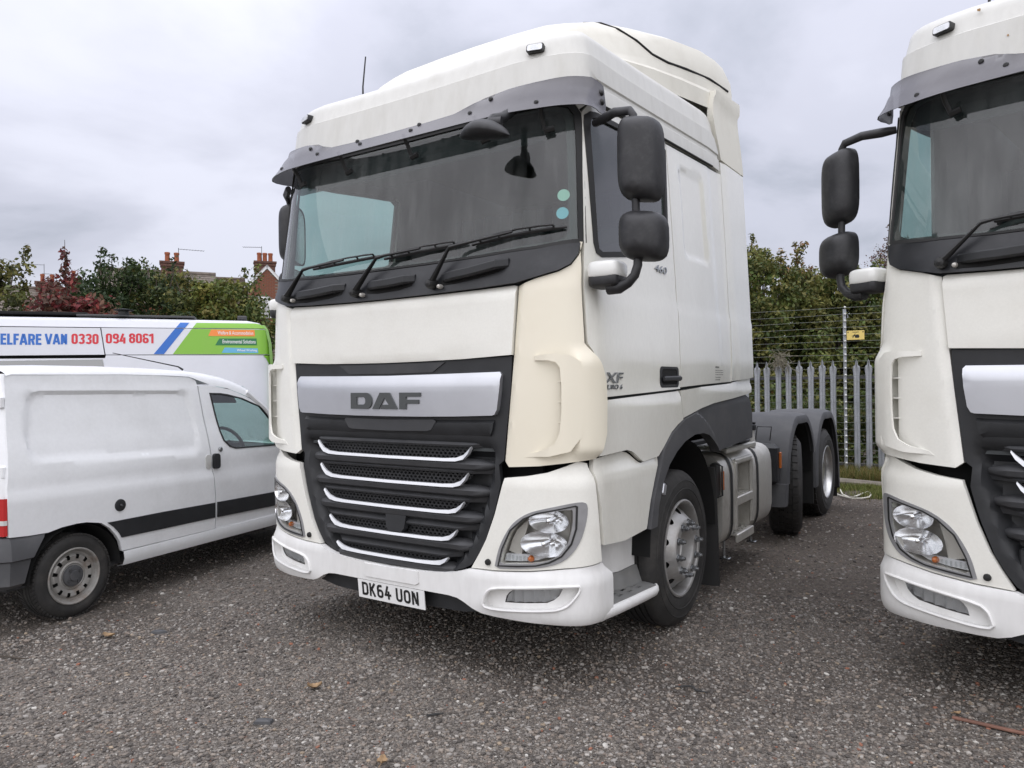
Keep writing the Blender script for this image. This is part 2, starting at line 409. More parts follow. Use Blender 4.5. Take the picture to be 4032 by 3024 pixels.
def patch(mb, outline, S, off=0.0, step=0.05, t=0.02, holes=(), edge_step=None, lines=()):
    """a panel: the outline (u, v) filled with triangles, laid on surface S(u, v, off), with a rim of depth t"""
    es = edge_step or step
    area = sum(outline[i][0] * outline[(i + 1) % len(outline)][1] - outline[(i + 1) % len(outline)][0] * outline[i][1] for i in range(len(outline)))
    if area < 0: outline = list(reversed(outline))
    loops = [densify(outline, es)]
    for h in holes:
        ah = sum(h[i][0] * h[(i + 1) % len(h)][1] - h[(i + 1) % len(h)][0] * h[i][1] for i in range(len(h)))
        loops.append(densify(h if ah < 0 else list(reversed(h)), es))
    pts = [p for L in loops for p in L]; edges = []; k = 0
    for L in loops:
        edges += [(k + i, k + (i + 1) % len(L)) for i in range(len(L))]; k += len(L)
    nl = k
    for Lq in lines:
        D_ = densify(Lq, es); edges += [(k + i, k + (i + 1) % len(D_)) for i in range(len(D_))]; k += len(D_); pts += D_
    A = np.array(loops[0]); lo, hi = A.min(0), A.max(0)
    gx, gy = np.meshgrid(np.arange(lo[0] + step * .5, hi[0], step), np.arange(lo[1] + step * .5, hi[1], step))
    gx, gy = gx.ravel(), gy.ravel()
    if len(gx):
        ok = pip(loops[0], gx, gy) & (distseg(loops[0], gx, gy) > step * .4)
        for L in loops[1:]: ok &= ~pip(L, gx, gy) & (distseg(L, gx, gy) > step * .4)
        for Lq in lines: ok &= distseg(Lq, gx, gy) > step * .3
        pts += list(zip(gx[ok], gy[ok]))
    vs, _, fs, ov, _, _ = delaunay_2d_cdt([Vector(p) for p in pts], edges, [], 0, 1e-6)
    cx = np.array([sum(vs[i][0] for i in f) / len(f) for f in fs]); cy = np.array([sum(vs[i][1] for i in f) / len(f) for f in fs])
    keep = pip(loops[0], cx, cy)
    for L in loops[1:]: keep &= ~pip(L, cx, cy)
    F = []
    for f, q in zip(fs, keep):
        if not q: continue
        a_, b_, c_ = (vs[i] for i in f[:3])
        e1, e2, e3 = (b_ - a_).length, (c_ - b_).length, (a_ - c_).length
        if abs((b_ - a_).cross(c_ - a_)) / max(e1, e2, e3, 1e-9) < 2e-4: continue   # no slivers on straight edges
        F.append(tuple(f))
    fo = off if callable(off) else (lambda u, v: off)
    V3 = [S(p[0], p[1], fo(p[0], p[1])) for p in vs]
    back = {}
    for i, lst in enumerate(ov):
        for q in lst: back[q] = i
    k0 = len(mb.v)
    mb.add(V3, F)
    if t:
        k = 0
        for L in loops:
            n = len(L); idx = [back.get(k + i, None) for i in range(n)]
            idx = [q for q in idx if q is not None]
            base = len(mb.v)
            mb.v += [tuple(S(vs[q][0], vs[q][1], fo(vs[q][0], vs[q][1]) - t)) for q in idx]
            m_ = len(idx)
            for i in range(m_):
                a, b = k0 + idx[i], k0 + idx[(i + 1) % m_]
                mb.f.append((b, a, base + i, base + (i + 1) % m_))
            k += n
    return mb
def text2d(body, size=1.0, bold=0.0, shear=0.0, sx=1.0, spacing=1.0):
    """outline text as flat triangles: (verts 2D, faces, width)"""
    cu = bpy.data.curves.new('lettering', 'FONT')
    cu.body = body; cu.size = size; cu.offset = bold; cu.shear = shear; cu.space_character = spacing
    cu.resolution_u = 3
    o = bpy.data.objects.new('lettering', cu); col.objects.link(o)
    dg = bpy.context.evaluated_depsgraph_get()
    me = o.evaluated_get(dg).to_mesh()
    vs = [(v.co.x * sx, v.co.y) for v in me.vertices]; fs = [tuple(p.vertices) for p in me.polygons]
    o.evaluated_get(dg).to_mesh_clear()
    bpy.data.objects.remove(o); bpy.data.curves.remove(cu)
    xs_ = [p[0] for p in vs] or [0]
    return vs, fs, min(xs_), max(xs_)
def text_fit(body, u0, u1, v0, v1, bold=0.0, shear=0.0):
    """text stretched to fill the box u0..u1, v0..v1"""
    vs, fs, a, b = text2d(body, 1.0, bold, shear)
    ys = [p[1] for p in vs]; c, d = min(ys), max(ys)
    return [(u0 + (p[0] - a) / (b - a) * (u1 - u0), v0 + (p[1] - c) / (d - c) * (v1 - v0)) for p in vs], fs
def flat_prism(mb, vs, fs, S, off, t):
    """flat shape (2D verts and faces) given depth t on surface S; rim from the open edges"""
    n = len(vs)
    top = [S(p[0], p[1], off + t) for p in vs]; bot = [S(p[0], p[1], off) for p in vs]
    cnt = {}
    for f in fs:
        for i in range(len(f)):
            a, b = f[i], f[(i + 1) % len(f)]; cnt[(a, b)] = 1
    rim = [(a, b) for (a, b) in cnt if (b, a) not in cnt]
    return mb.add(top + bot, list(fs) + [(b, a, a + n, b + n) for a, b in rim])
def stroke_glyph(lines, w):
    """flat strokes of width w along polylines -> quads plus joint octagons"""
    vs, fs = [], []
    for L in lines:
        for i in range(len(L) - 1):
            (ax, ay), (bx, by) = L[i], L[i + 1]
            d = math.hypot(bx - ax, by - ay); nx, ny = -(by - ay) / d * w / 2, (bx - ax) / d * w / 2
            k = len(vs); vs += [(ax - nx, ay - ny), (bx - nx, by - ny), (bx + nx, by + ny), (ax + nx, ay + ny)]
            fs.append((k, k + 1, k + 2, k + 3))
        for i in range(1, len(L) - 1):
            k = len(vs); vs += [(L[i][0] + math.cos(q * math.pi / 4) * w / 2, L[i][1] + math.sin(q * math.pi / 4) * w / 2) for q in range(8)]
            fs.append(tuple(range(k, k + 8)))
    return vs, fs
def ribbon(L, w, closed=False):
    """one mitred stroke of width w along a polyline"""
    n = len(L); left = []; right = []
    for i in range(n):
        if closed: p, q = L[i - 1], L[(i + 1) % n]
        else: p, q = L[max(i - 1, 0)], L[min(i + 1, n - 1)]
        c = L[i]
        def dr(a, b):
            d = math.hypot(b[0] - a[0], b[1] - a[1]) or 1e-9
            return ((b[0] - a[0]) / d, (b[1] - a[1]) / d)
        if not closed and i == 0: d1 = d2 = dr(c, q)
        elif not closed and i == n - 1: d1 = d2 = dr(p, c)
        else: d1, d2 = dr(p, c), dr(c, q)
        n1, n2 = (-d1[1], d1[0]), (-d2[1], d2[0])
        mx, my = n1[0] + n2[0], n1[1] + n2[1]; ml = math.hypot(mx, my) or 1e-9
        mx, my = mx / ml, my / ml
        k = w / 2 / max(0.35, mx * n1[0] + my * n1[1])
        left.append((c[0] + mx * k, c[1] + my * k)); right.append((c[0] - mx * k, c[1] - my * k))
    vs = left + right; fs = []
    for i in range(n if closed else n - 1):
        j = (i + 1) % n; fs.append((i + n, j + n, j, i))
    return vs, fs
def glyphs(text, h, w, sw, gap, space):
    """squared block characters: list of (verts, faces), total width"""
    r = w * .3
    def arc(cx, cy, a0, a1, k=4, rr=None):
        q = rr or r
        return [(cx + q * math.cos(R(a0 + (a1 - a0) * i / k)), cy + q * math.sin(R(a0 + (a1 - a0) * i / k))) for i in range(k + 1)]
    s = sw / 2; x0, x1, y0, y1 = s, w - s, s, h - s; ym = h * .5
    G = {
        'D': [([(x0, y0), (x1 - r, y0)] + arc(x1 - r, y0 + r, -90, 0) + arc(x1 - r, y1 - r, 0, 90) + [(x0, y1)], True)],
        'K': [([(x0, 0), (x0, h)], False), ([(x1, h), (x0 + sw * .5, ym)], False), ([(x0 + sw * .9, ym + sw * .1), (x1, 0)], False)],
        '6': [(arc(x0 + r, y0 + r, 180, 270) + arc(x1 - r, y0 + r, 270, 360) + arc(x1 - r, ym + sw * .4 - r, 0, 90) + arc(x0 + r, ym + sw * .4 - r, 90, 180), True), ([(x0, ym + s * 0.1), (x0, y1 - r)] + arc(x0 + r, y1 - r, 180, 90) + [(x1 - r * .3, y1)], False)],
        '4': [([(x1 - sw * 1.3, h), (x0, y0 + h * .24), (x1 - sw * 1.4, y0 + h * .24)], False), ([(x1 - sw * .9, 0), (x1 - sw * .9, h * .62)], False), ([(x1 - sw * .4, y0 + h * .24), (w, y0 + h * .24)], False)],
        'U': [([(x0, h)] + arc(x0 + r, y0 + r, 180, 270) + arc(x1 - r, y0 + r, 270, 360) + [(x1, h)], False)],
        'O': [(arc(x0 + r, y0 + r, 180, 270) + arc(x1 - r, y0 + r, 270, 360) + arc(x1 - r, y1 - r, 0, 90) + arc(x0 + r, y1 - r, 90, 180), True)],
        'N': [([(x0, 0), (x0, h)], False), ([(x0 + sw * .62, h - sw * .6), (x1 - sw * .62, sw * .6)], False), ([(x1, 0), (x1, h)], False)],
    }
    out = []; x = 0
    for ch in text:
        if ch == ' ': x += space; continue
        g = []
        for L, c in G[ch]:
            vs, fs = ribbon(L, sw, c); g.append(([(p[0] + x, p[1]) for p in vs], fs))
        out.append(g); x += w + gap
    return out, x - gap

# ================================================================== THE LORRY CAB: one measured skin
# plan curve of the cab (x, y) from the middle of the nose round the corner and back along the side
_n = [(0, -.022), (.25, -.020), (.45, -.016), (.65, -.009), (.8, -.001), (.9, .009), (1.0, .032), (1.1, .066), (1.17, .105), (1.21, .145), (1.235, .195), (1.245, .27), (1.245, .5), (1.245, 1.0), (1.245, 2.0), (1.245, 3.3)]
def _cr(P, k=14):
    out = []
    for i in range(len(P) - 1):
        p0, p1, p2, p3 = P[max(i - 1, 0)], P[i], P[i + 1], P[min(i + 2, len(P) - 1)]
        if i == 0: p0 = (-p2[0], p2[1])
        for j in range(k):
            t = j / k
            out.append(tuple(.5 * (2 * p1[c] + (p2[c] - p0[c]) * t + (2 * p0[c] - 5 * p1[c] + 4 * p2[c] - p3[c]) * t * t + (3 * p1[c] - p0[c] - 3 * p2[c] + p3[c]) * t ** 3) for c in (0, 1)))
    return out + [P[-1]]
_pl = np.array(_cr(_n)); _pl[:, 0] = np.minimum(_pl[:, 0], 1.245)
_U = np.concatenate([[0], np.cumsum(np.hypot(*np.diff(_pl, axis=0).T))])
_tn = np.gradient(_pl, _U, axis=0)
_nrm = np.stack([_tn[:, 1], -_tn[:, 0]], 1); _nrm /= np.linalg.norm(_nrm, axis=1)[:, None]
_kf = 60  # last sample that still counts as the nose when looking up by x
def xs(z): return 1.245 - .055 * max(0.0, z - 1.75)
def yoff(z): return float(np.interp(z, [0, 2.1, 2.35, 3.0, 3.4, 3.9], [0, 0, .03, .11, .16, .24]))
def fade(y): return min(1.0, max(0.0, 1 - (y - .1) / .9))
def ux(x, z):
    """skin coordinate of the nose point with this x"""
    xe = min(abs(x) * 1.245 / xs(z), 1.2449)
    u = float(np.interp(xe, _pl[:165, 0], _U[:165]))
    return u if x >= 0 else -u
def uy(y, z):
    """skin coordinate of the flank point with this y (right half)"""
    yy = y
    for _ in range(6): yy = y - yoff(z) * fade(yy)
    return float(np.interp(yy, _pl[:, 1], _U))
def S(u, z, off=0.0):
    s = 1 if u >= 0 else -1; a = abs(u)
    x = float(np.interp(a, _U, _pl[:, 0])); y = float(np.interp(a, _U, _pl[:, 1]))
    nx = float(np.interp(a, _U, _nrm[:, 0])); ny = float(np.interp(a, _U, _nrm[:, 1]))
    return (s * (x * xs(z) / 1.245 + nx * off), y + yoff(z) * fade(y) + ny * off, z)
def FX(P): return [(ux(x, z), z) for x, z in P]
def SY(P): return [(uy(y, z), z) for y, z in P]
def sym(P): return P + [(-x, z) for x, z in reversed(P) if abs(x) > 1e-6]
def gauss(d, w): return math.exp(-(d / w) ** 2)
def sstep(a, b, x):
    t = min(1, max(0, (x - a) / (b - a))); return t * t * (3 - 2 * t)

def panel(name, outline, m, parent, off=0.0, step=.06, t=.02, holes=(), side=1, es=None, angle=35, label=None, lines=()):
    return patch(MB(), outline, S, off, step, t, holes, es, lines).build(name, m, parent, angle, side, label)

def build_lorry():
    L = thing('lorry', 'white lorry cab with one cream corner panel and a complete grille in mid yard', 'lorry', (0, 0, 0), 0.0, 'white lorry cabs without trailers')
    # ---------------------------------------------------------------- inner shell and interior
    WS = FX(sym([(0, 3.05), (.5, 3.056), (.836, 3.072), (1.03, 3.085), (1.09, 3.07), (1.118, 3.03), (1.134, 2.9), (1.172, 2.345), (.976, 2.322), (.676, 2.305), (.3, 2.299), (0, 2.298)]))
    win_r = SY([(.285, 2.99), (.32, 3.035), (.40, 3.055), (.7, 3.078), (1.30, 3.135), (1.345, 3.10), (1.29, 2.46), (1.25, 2.41), (.34, 2.285), (.28, 2.30), (.265, 2.35)])
    win_l = [(-u, z) for u, z in win_r]
    ue = uy(3.0, 2)
    b = MB(); patch(b, [(-ue, 1.24), (ue, 1.24), (ue, 3.44), (-ue, 3.44)], S, -.045, .12, 0, [WS, win_r, win_l])
    b.build('cab_shell', 'interior', L)
    b = MB()
    b.box((0, 2.94, 2.35), (2.3, .04, 2.3)); b.box((0, 1.65, 3.37), (2.1, 2.5, .04)); b.box((0, 1.6, 1.42), (2.3, 2.7, .05))
    b.box((0, 2.55, 1.95), (2.2, .7, .16)); b.box((0, 2.55, 2.75), (2.15, .66, .12))
    b.build('cabin_lining', 'interior', L)
    b = MB(); fold = [(-1.04 + 2.08 * k / 80, 1.98 + .035 * math.sin(k * 1.25) + .015 * math.sin(k * .37)) for k in range(81)]
    b.loft([[(x, y, z) for x, y in fold] for z in (1.6, 3.05)]); b.build('sleeper_curtain', 'curtain_cloth', L, 60)
    b = MB(); b.rbox((0, .75, 3.22), (2.0, .5, .2), .04); b.rbox((0, .52, 3.16), (.5, .06, .1), .02); b.build('overhead_locker', 'interior_dark', L)
    b = MB()
    b.rbox((0, .40, 2.14), (2.2, .55, .3), .06); b.rbox((-.62, .62, 2.27), (.75, .22, .17), .06)
    b.build('dashboard', 'interior_dark', L)
    for sx in (-.62, .62):
        s_ = part('seat', L, (sx, 1.35, 1.75))
        MB().rbox((0, 0, 0), (.52, .5, .16), .05).build('seat_cushion', 'interior_dark', s_)
        MB().rbox((0, .3, .42), (.5, .14, .8), .05, rx=R(-8)).build('backrest', 'interior_dark', s_)
        MB().rbox((0, .37, .93), (.3, .1, .2), .04).build('headrest', 'interior_dark', s_)
    b = MB()
    ring = [(.235 * math.cos(q * math.pi / 12), .235 * math.sin(q * math.pi / 12)) for q in range(25)]
    b.tube([(-.62 + p[0], .66 + p[1] * .62, 2.36 + p[1] * .55) for p in ring], .018, 8, False)
    b.tube([(-.84, .66, 2.36), (-.4, .66, 2.36)], .02); b.tube([(-.62, .66, 2.36), (-.62, .5, 2.2)], .03)
    b.build('steering_wheel', 'interior_dark', L)
    # ---------------------------------------------------------------- roof
    b = MB()
    us = [uy(y, 3.3) for y in (2.47, 2.44, 2.40, 2.33, 2.245, 1.9, 1.5, 1.1, .7, .4)] + [ux(x, 3.4) for x in (1.148, 1.13, 1.10, 1.05, .95, .8, .6, .4, .2)]
    us = us + [0] + [-q for q in reversed(us)]
    rings = []
    for u in us:
        p = S(abs(u), 3.3); y = p[1]; x = abs(p[0]); front = y < .36
        if front:
            zl = 3.072 + .035 * (x / 1.1) ** 2; zt = 3.40 + .055 * (x / 1.1) ** 2; seam = 3.335 + .045 * (x / 1.1) ** 2
        else:
            zl = float(np.interp(y, [.34, 2.27], [3.125, 3.25])); zt = float(np.interp(y, [.25, .64, 1.15, 1.88, 2.28, 2.33, 2.40, 2.44, 2.47], [3.455, 3.485, 3.522, 3.588, 3.622, 3.62, 3.585, 3.50, 3.42])); seam = float(np.interp(y, [.29, .86, 2.22, 2.38, 2.47], [3.38, 3.405, 3.515, 3.52, 3.40]))
        rr = .085
        prof = [(zl, -.02), (zl, .012), (zl + .02, .014)]
        if not front:
            g1 = float(np.interp(y, [.35, 2.24], [3.228, 3.347]))
            prof += [(g1 - .012, .012), (g1, .002), (g1 + .022, .002), (g1 + .03, .012)]
        else:
            prof += [(zl + .06, .012), (zl + .1, .012), (zl + .14, .012), (zl + .18, .012)]
        prof += [(seam - .008, .012), (seam, 0.0), (zt, -.012)]
        Rf = .085 if front else .07
        for k in range(1, 7):
            a = k / 6 * math.pi / 2; prof.append((zt + Rf * math.sin(a), -.012 - Rf * (1 - math.cos(a))))
        rings.append([S(u, z, o) for z, o in prof])
    b.loft(rings)
    n = len(rings[0]); tot = len(us)
    for i in range(tot // 2):
        j = tot - 1 - i
        if j - 1 <= i + 1 - 0: break
        b.f.append((i * n + n - 1, j * n + n - 1, (j - 1) * n + n - 1, (i + 1) * n + n - 1))
    roof = b.build('roof_panel', 'paint_roof', L, angle=22)
    # roof air deflector: sections along y
    b = MB(); secs = []
    fr_ = ((1, 0), (1.0, .24), (.965, .30), (.945, .38), (.91, .62), (.86, .80), (.78, .91), (.62, .975), (.35, 1), (0, 1.01))
    re_ = ((1, 0), (1.0, .24), (.985, .30), (.985, .50), (.975, .74), (.95, .88), (.885, .955), (.72, .99), (.35, 1), (0, 1.0))
    for y, hw, zt, zb in ((.40, .66, 3.50, 3.46), (.60, .79, 3.73, 3.50), (.75, .83, 3.85, 3.53), (.9, .88, 3.94, 3.56), (1.2, .945, 4.06, 3.61), (1.6, 1.005, 4.15, 3.66), (2.0, 1.06, 4.215, 3.70), (2.4, 1.105, 4.26, 3.74), (2.7, 1.125, 4.285, 3.78), (2.9, 1.13, 4.285, 3.80), (3.03, 1.125, 4.25, 3.80)):
        q = []; h = zt - zb; bx = sstep(1.0, 2.5, y)
        for (xa_, za_), (xb_, zb_) in zip(fr_, re_):
            q.append(((xa_ + (xb_ - xa_) * bx) * hw, y, zb + h * (za_ + (zb_ - za_) * bx)))
        secs.append(q + [(-x, yy, z) for x, yy, z in reversed(q[:-1])])
    b.loft(secs, False); b.f.append(tuple(range(len(secs[0])))); b.f.append(tuple(reversed(range((len(secs) - 1) * len(secs[0]), len(secs) * len(secs[0])))))
    defl = b.build('roof_deflector', 'paint_aero', L, angle=28)
    def on_defl(y, f):
        ys = [q[0][1] for q in secs]; k = max(0, min(len(ys) - 2, int(np.searchsorted(ys, y)) - 1)); t = (y - ys[k]) / (ys[k + 1] - ys[k])
        i = int(f); g = f - i
        pt = lambda q: Vector(q[i]).lerp(Vector(q[i + 1]), g)
        return pt(secs[k]).lerp(pt(secs[k + 1]), t)
    for s in (1, -1):
        MB().tube([on_defl(y, f) for y, f in ((1.22, 6.6), (1.26, 5.8), (1.35, 4.9), (1.5, 4.0), (1.66, 3.3), (1.85, 3.0), (2.1, 2.9), (2.5, 2.85), (2.9, 2.8))], .010, 6).build('deflector_joint', 'dark_void', defl, side=s)
    MB().tube([(-.80, .60, 3.45), (-.80, .60, 3.75), (-.79, .62, 3.97)], [.012, .006, .005], 6).build('aerial', 'ink_black', L)
    # marker lamps on the roof front
    for s in (-1, 1):
        mk = part('marker_lamp', L)
        c = [(.868, 3.395), (.955, 3.398), (.957, 3.435), (.870, 3.432)]
        panel('lamp_base', FX(rrect(.866, .958, 3.392, 3.438, .012)), 'ink_black', mk, .022, .03, .05, side=s)
        c2 = [(.876, 3.400), (.949, 3.403), (.951, 3.430), (.877, 3.427)]
        panel('lamp_lens', FX(rrect(.873, .951, 3.398, 3.432, .009)), 'chrome_strip', mk, .030, .03, .01, side=s)
        panel('lamp_glass', FX([(.893, 3.407), (.932, 3.408), (.932, 3.423), (.893, 3.422)]), 'clear_lens', mk, .036, .03, .004, side=s)
    # ---------------------------------------------------------------- sun visor
    top = [(0, 3.085), (.3, 3.09), (.48, 3.10), (.57, 3.125), (.66, 3.165), (.8, 3.19), (.974, 3.208), (1.08, 3.222)]
    bot = [(1.10, 3.03), (.97, 3.018), (.72, 3.012), (.4, 3.006), (0, 3.004)]
    o_ = FX(top) + [(uy(.30, 3.2), 3.226), (uy(.37, 3.18), 3.20), (uy(.385, 3.1), 3.10), (uy(.375, 3.05), 3.055), (uy(.34, 3.04), 3.04)] + FX(bot)
    full = o_ + [(-u, z) for u, z in reversed(o_) if u > 1e-6]
    def voff(u, z):
        h = (3.2 - z) / .2
        side = sstep(uy(.24, 3.1), uy(.34, 3.1), abs(u))
        return (.05 + .11 * max(0, h) ** 1.2 + .012 * gauss(z - 3.13, .02)) * (1 - side) + .06 * side
    vis = panel('sun_visor', full, 'visor_smoke', L, voff, .04, .006, angle=50)
    for s in (-1, 1):
        for x, z in ((.20, 3.055), (.245, 3.085), (.60, 3.075), (.71, 3.14), (.965, 3.06)):
            p = S(ux(x, z), z, voff(ux(x, z), z))
            MB().lathe([(.0, -.009), (.009, -.008), (.013, -.002), (.014, .006)], p, 'y', 10).build('bolt', 'ink_black', vis, side=s)
        for z in (3.155, 3.105):
            p = S(uy(.345, z), z, .062)
            MB().lathe([(.0, .012), (.011, .01), (.017, .002), (.018, -.006)], p, 'x', 10).build('bolt', 'ink_black', vis, side=s)
    for x in (-.87, -.42, .12, .62, .98):
        u = ux(x, 3.03); b = MB()
        b.tube([S(u, 3.06, .10), S(u, 3.0, .05), S(ux(x + .015, 2.94), 2.94, .028)], .012, 6)
        b.tube([S(ux(x + .012, 2.935), 2.935, .028), S(ux(x + .06, 2.93), 2.945, .028)], .016, 6)
        b.build('visor_bracket', 'ink_black', vis)
    # ---------------------------------------------------------------- windscreen, seal, frit
    WSo = FX(sym([(0, 3.075), (.5, 3.08), (.836, 3.095), (1.05, 3.108), (1.115, 3.09), (1.145, 3.04), (1.16, 2.9), (1.198, 2.335), (.976, 2.308), (.676, 2.292), (.3, 2.287), (0, 2.286)]))
    WSi = FX(sym([(0, 3.035), (.5, 3.04), (.80, 3.055), (1.0, 3.062), (1.055, 3.045), (1.083, 3.0), (1.10, 2.85), (1.135, 2.40), (1.12, 2.365), (1.08, 2.345), (.976, 2.335), (.676, 2.318), (.3, 2.312), (0, 2.311)]))
    scr = panel('windscreen', WS, 'screen_glass', L, -.006, .05, 0)
    panel('windscreen_seal', WSo, 'rubber', scr, .003, .05, .03, [FX(sym([(0, 3.05), (.5, 3.056), (.836, 3.072), (1.03, 3.085), (1.09, 3.07), (1.118, 3.03), (1.134, 2.9), (1.172, 2.355), (.976, 2.322), (.676, 2.305), (.3, 2.299), (0, 2.298)]))])
    panel('frit_band', WS, 'ink_black', scr, -.014, .05, 0, [WSi])
    panel('shade_band', FX(sym([(0, 3.075), (.8, 3.09), (1.06, 3.07), (1.11, 2.97), (1.03, 2.915), (.93, 2.892), (.744, 2.882), (.144, 2.876), (0, 2.876)])), 'shade_film', scr, -.03, .05, 0)
    for z_, m_ in ((2.590, 'disc_green'), (2.493, 'disc_blue')):
        panel('permit_disc', FX([(1.098 + .029 * math.cos(q * math.pi / 8), z_ + .032 * math.sin(q * math.pi / 8)) for q in range(16)]), m_, scr, -.0105, .03, 0)
    # white A pillars
    for s in (-1, 1):
        pil = [(1.198, 2.345), (1.163, 2.9), (1.148, 3.04), (1.12, 3.09)]
        o2 = FX(pil) + SY([(.335, 3.12), (.252, 3.06), (.214, 2.714), (.176, 2.345)])
        panel('windscreen_pillar', o2, 'paint_front', L, 0.0, .05, .03, side=s)
    # ---------------------------------------------------------------- scuttle, wipers, grab steps
    SC = FX(sym([(0, 2.279), (.3, 2.28), (.676, 2.287), (.976, 2.304), (1.178, 2.332), (1.172, 2.271), (1.147, 2.218), (1.099, 2.186), (.990, 2.155), (.895, 2.131), (.658, 2.119), (.314, 2.111), (0, 2.108)]))
    sc_ = panel('scuttle_panel', SC, 'scuttle_black', L, lambda u, z: .012 + .012 * sstep(2.29, 2.2, z), .05, .04)
    def grab(x0, x1, z0, z1, tall):
        g = part('grab_step', sc_)
        xm = (x0 + x1) / 2
        panel('step_pocket', FX(smooth_poly([(x0, z0 - tall), (x1 - .03, z1 - tall), (x1, z1), (x1 - .03, z1 + .015), (x0 + .01, z0 + .012), (x0 - .005, z0 - .02)], 1)), 'dark_void', g, .0265, .05, .004)
        rings = []
        for k in range(9):
            t = k / 8; x = x0 + (x1 - x0) * t; z = z0 + (z1 - z0) * t + .006 - .008 * math.sin(t * math.pi); d = .05 * (math.sin(min(1, t * 4) * math.pi / 2) * math.sin(min(1, (1 - t) * 6) * math.pi / 2)) + .024
            u = ux(x, z)
            rings.append([S(u, z + .012, .020), S(u, z + .012, d), S(u, z + .004, d + .006), S(u, z - .028, d + .002), S(u, z - .038, d - .012), S(u, z - .038, .020)])
        MB().loft(rings, True, True).build('step_ledge', 'black_plastic', g, 30)
        return g
    grab(-.81, -.34, 2.195, 2.213, .062); grab(-.145, .225, 2.203, 2.216, .062); grab(.42, .845, 2.198, 2.248, .055)
    for (px, pz), (ex, ez), (ax, az), (bx, bz) in (((-.872, 2.178), (-.70, 2.345), (-.66, 2.352), (-.045, 2.372)), ((-.226, 2.162), (-.045, 2.350), (-.03, 2.350), (.555, 2.378)), ((.364, 2.164), (.490, 2.352), (.605, 2.362), (1.125, 2.412))):
        w = part('wiper', L)
        b = MB()
        P0, P1 = Vector(S(ux(px, pz), pz, .055)), Vector(S(ux(ex, ez), ez, .07))
        b.tube([P0, P0.lerp(P1, .15), P0.lerp(P1, .8), P1], [.026, .024, .014, .011], 8, flat=.6)
        b.lathe([(0, -.03), (.02, -.025), (.028, -.005), (.03, .03)], P0, 'y', 14)
        mx_, mz = (ax + bx) / 2, (az + bz) / 2
        b.tube([P1, S(ux(ex + .05, ez + .008), ez + .01, .06), S(ux(mx_, mz), mz + .012, .045)], [.011, .009, .007], 6)
        b.build('wiper_arm', 'ink_black', w)
        b = MB()
        N = 9; path = [S(ux(ax + (bx - ax) * k / N, az), az + (bz - az) * k / N, .016) for k in range(N + 1)]
        b.tube(path, [.008] + [.010] * (N - 1) + [.006], 6)
        path2 = [S(ux(ax + (bx - ax) * k / N, az), az + (bz - az) * k / N + .012 + .01 * math.sin(k / N * math.pi), .034 + .006 * (k % 2)) for k in range(1, N)]
        b.tube(path2, .0055, 5)
        for k in (1, 3, 6, 8): b.tube([path[k], path2[min(k, len(path2)) - 1]], .006, 5)
        b.build('wiper_blade', 'ink_black', w)
        jet = MB().lathe([(0, -.018), (.010, -.014), (.013, 0), (.013, .02)], S(ux(px + .055, pz - .018), pz - .018, .04), 'y', 8)
        jet.build('washer_jet', 'lamp_grey', w)
    # ---------------------------------------------------------------- bonnet panel
    bon = FX(sym([(0, 2.103), (.314, 2.105), (.658, 2.113), (.868, 2.122), (.887, 2.116), (.858, 1.757), (.544, 1.743), (.25, 1.738), (0, 1.736)]))
    panel('bonnet_panel', bon, 'paint_front', L, lambda u, z: .006 - .02 * sstep(2.085, 2.125, z) - .006 * sstep(1.76, 1.735, z), .04, .035)
    # ---------------------------------------------------------------- corner panels with air scoop
    for s, mt, lb in ((1, 'paint_cream', 'cream discoloured corner panel'), (-1, 'paint_front', None)):
        def side_y(z): return float(np.interp(z, [1.215, 1.34, 1.505, 1.62, 1.735, 1.81, 2.0, 2.34], [.204, .255, .262, .255, .205, .148, .148, .170]))
        o2 = FX([(.803, 1.195), (.864, 1.757), (.896, 2.116), (.990, 2.150), (1.099, 2.180), (1.152, 2.214), (1.179, 2.27), (1.186, 2.338)]) + SY([(side_y(z), z) for z in (2.338, 2.2, 2.0, 1.81, 1.735, 1.62, 1.505, 1.34, 1.25)]) + [(uy(.2, 1.215), 1.213)] + FX([(1.15, 1.198), (1.0, 1.178), (.835, 1.168)])
        ucr = ux(1.12, 1.5)
        def coff(u, z):
            a = ux(.803 + .109 * (z - 1.195) if z < 1.757 else .864 + .089 * (z - 1.757), z)
            bev = -.020 * (1 - min(1, max(0, (u - a) / .034)))
            low = sstep(1.205, 1.26, z) * sstep(1.80, 1.70, z)
            slot = -.06 * sstep(ucr - .006, ucr + .008, u) * sstep(1.25, 1.36, z) * sstep(1.728, 1.69, z) * sstep(ucr + .06, ucr + .04, u)
            bulge = .034 * sstep(ucr + .03, ucr + .085, u) * low
            return .004 + bev + slot + bulge
        cp = panel('corner_panel', o2, mt, L, coff, .022, .03, side=s, label=lb, angle=30)
        # raised lip of the scoop
        inner = [(.955, 1.243), (1.03, 1.262), (1.085, 1.296), (1.108, 1.35), (1.116, 1.45), (1.117, 1.60), (1.112, 1.685), (1.095, 1.712), (1.06, 1.722), (.985, 1.724)]
        outer = [(.985, 1.748), (1.09, 1.756), (1.15, 1.748), (1.19, 1.715), (1.200, 1.6), (1.200, 1.45), (1.192, 1.33), (1.15, 1.258), (1.06, 1.232), (.93, 1.222)]
        def loff(u, z): return .006 + .046 * sstep(ux(.96, z), ux(1.08, z), u) - .013 * sstep(ux(1.13, z), ux(1.19, z), u)
        panel('scoop_lip', FX(inner + outer), mt, cp, loff, .025, .012, side=s, angle=40)
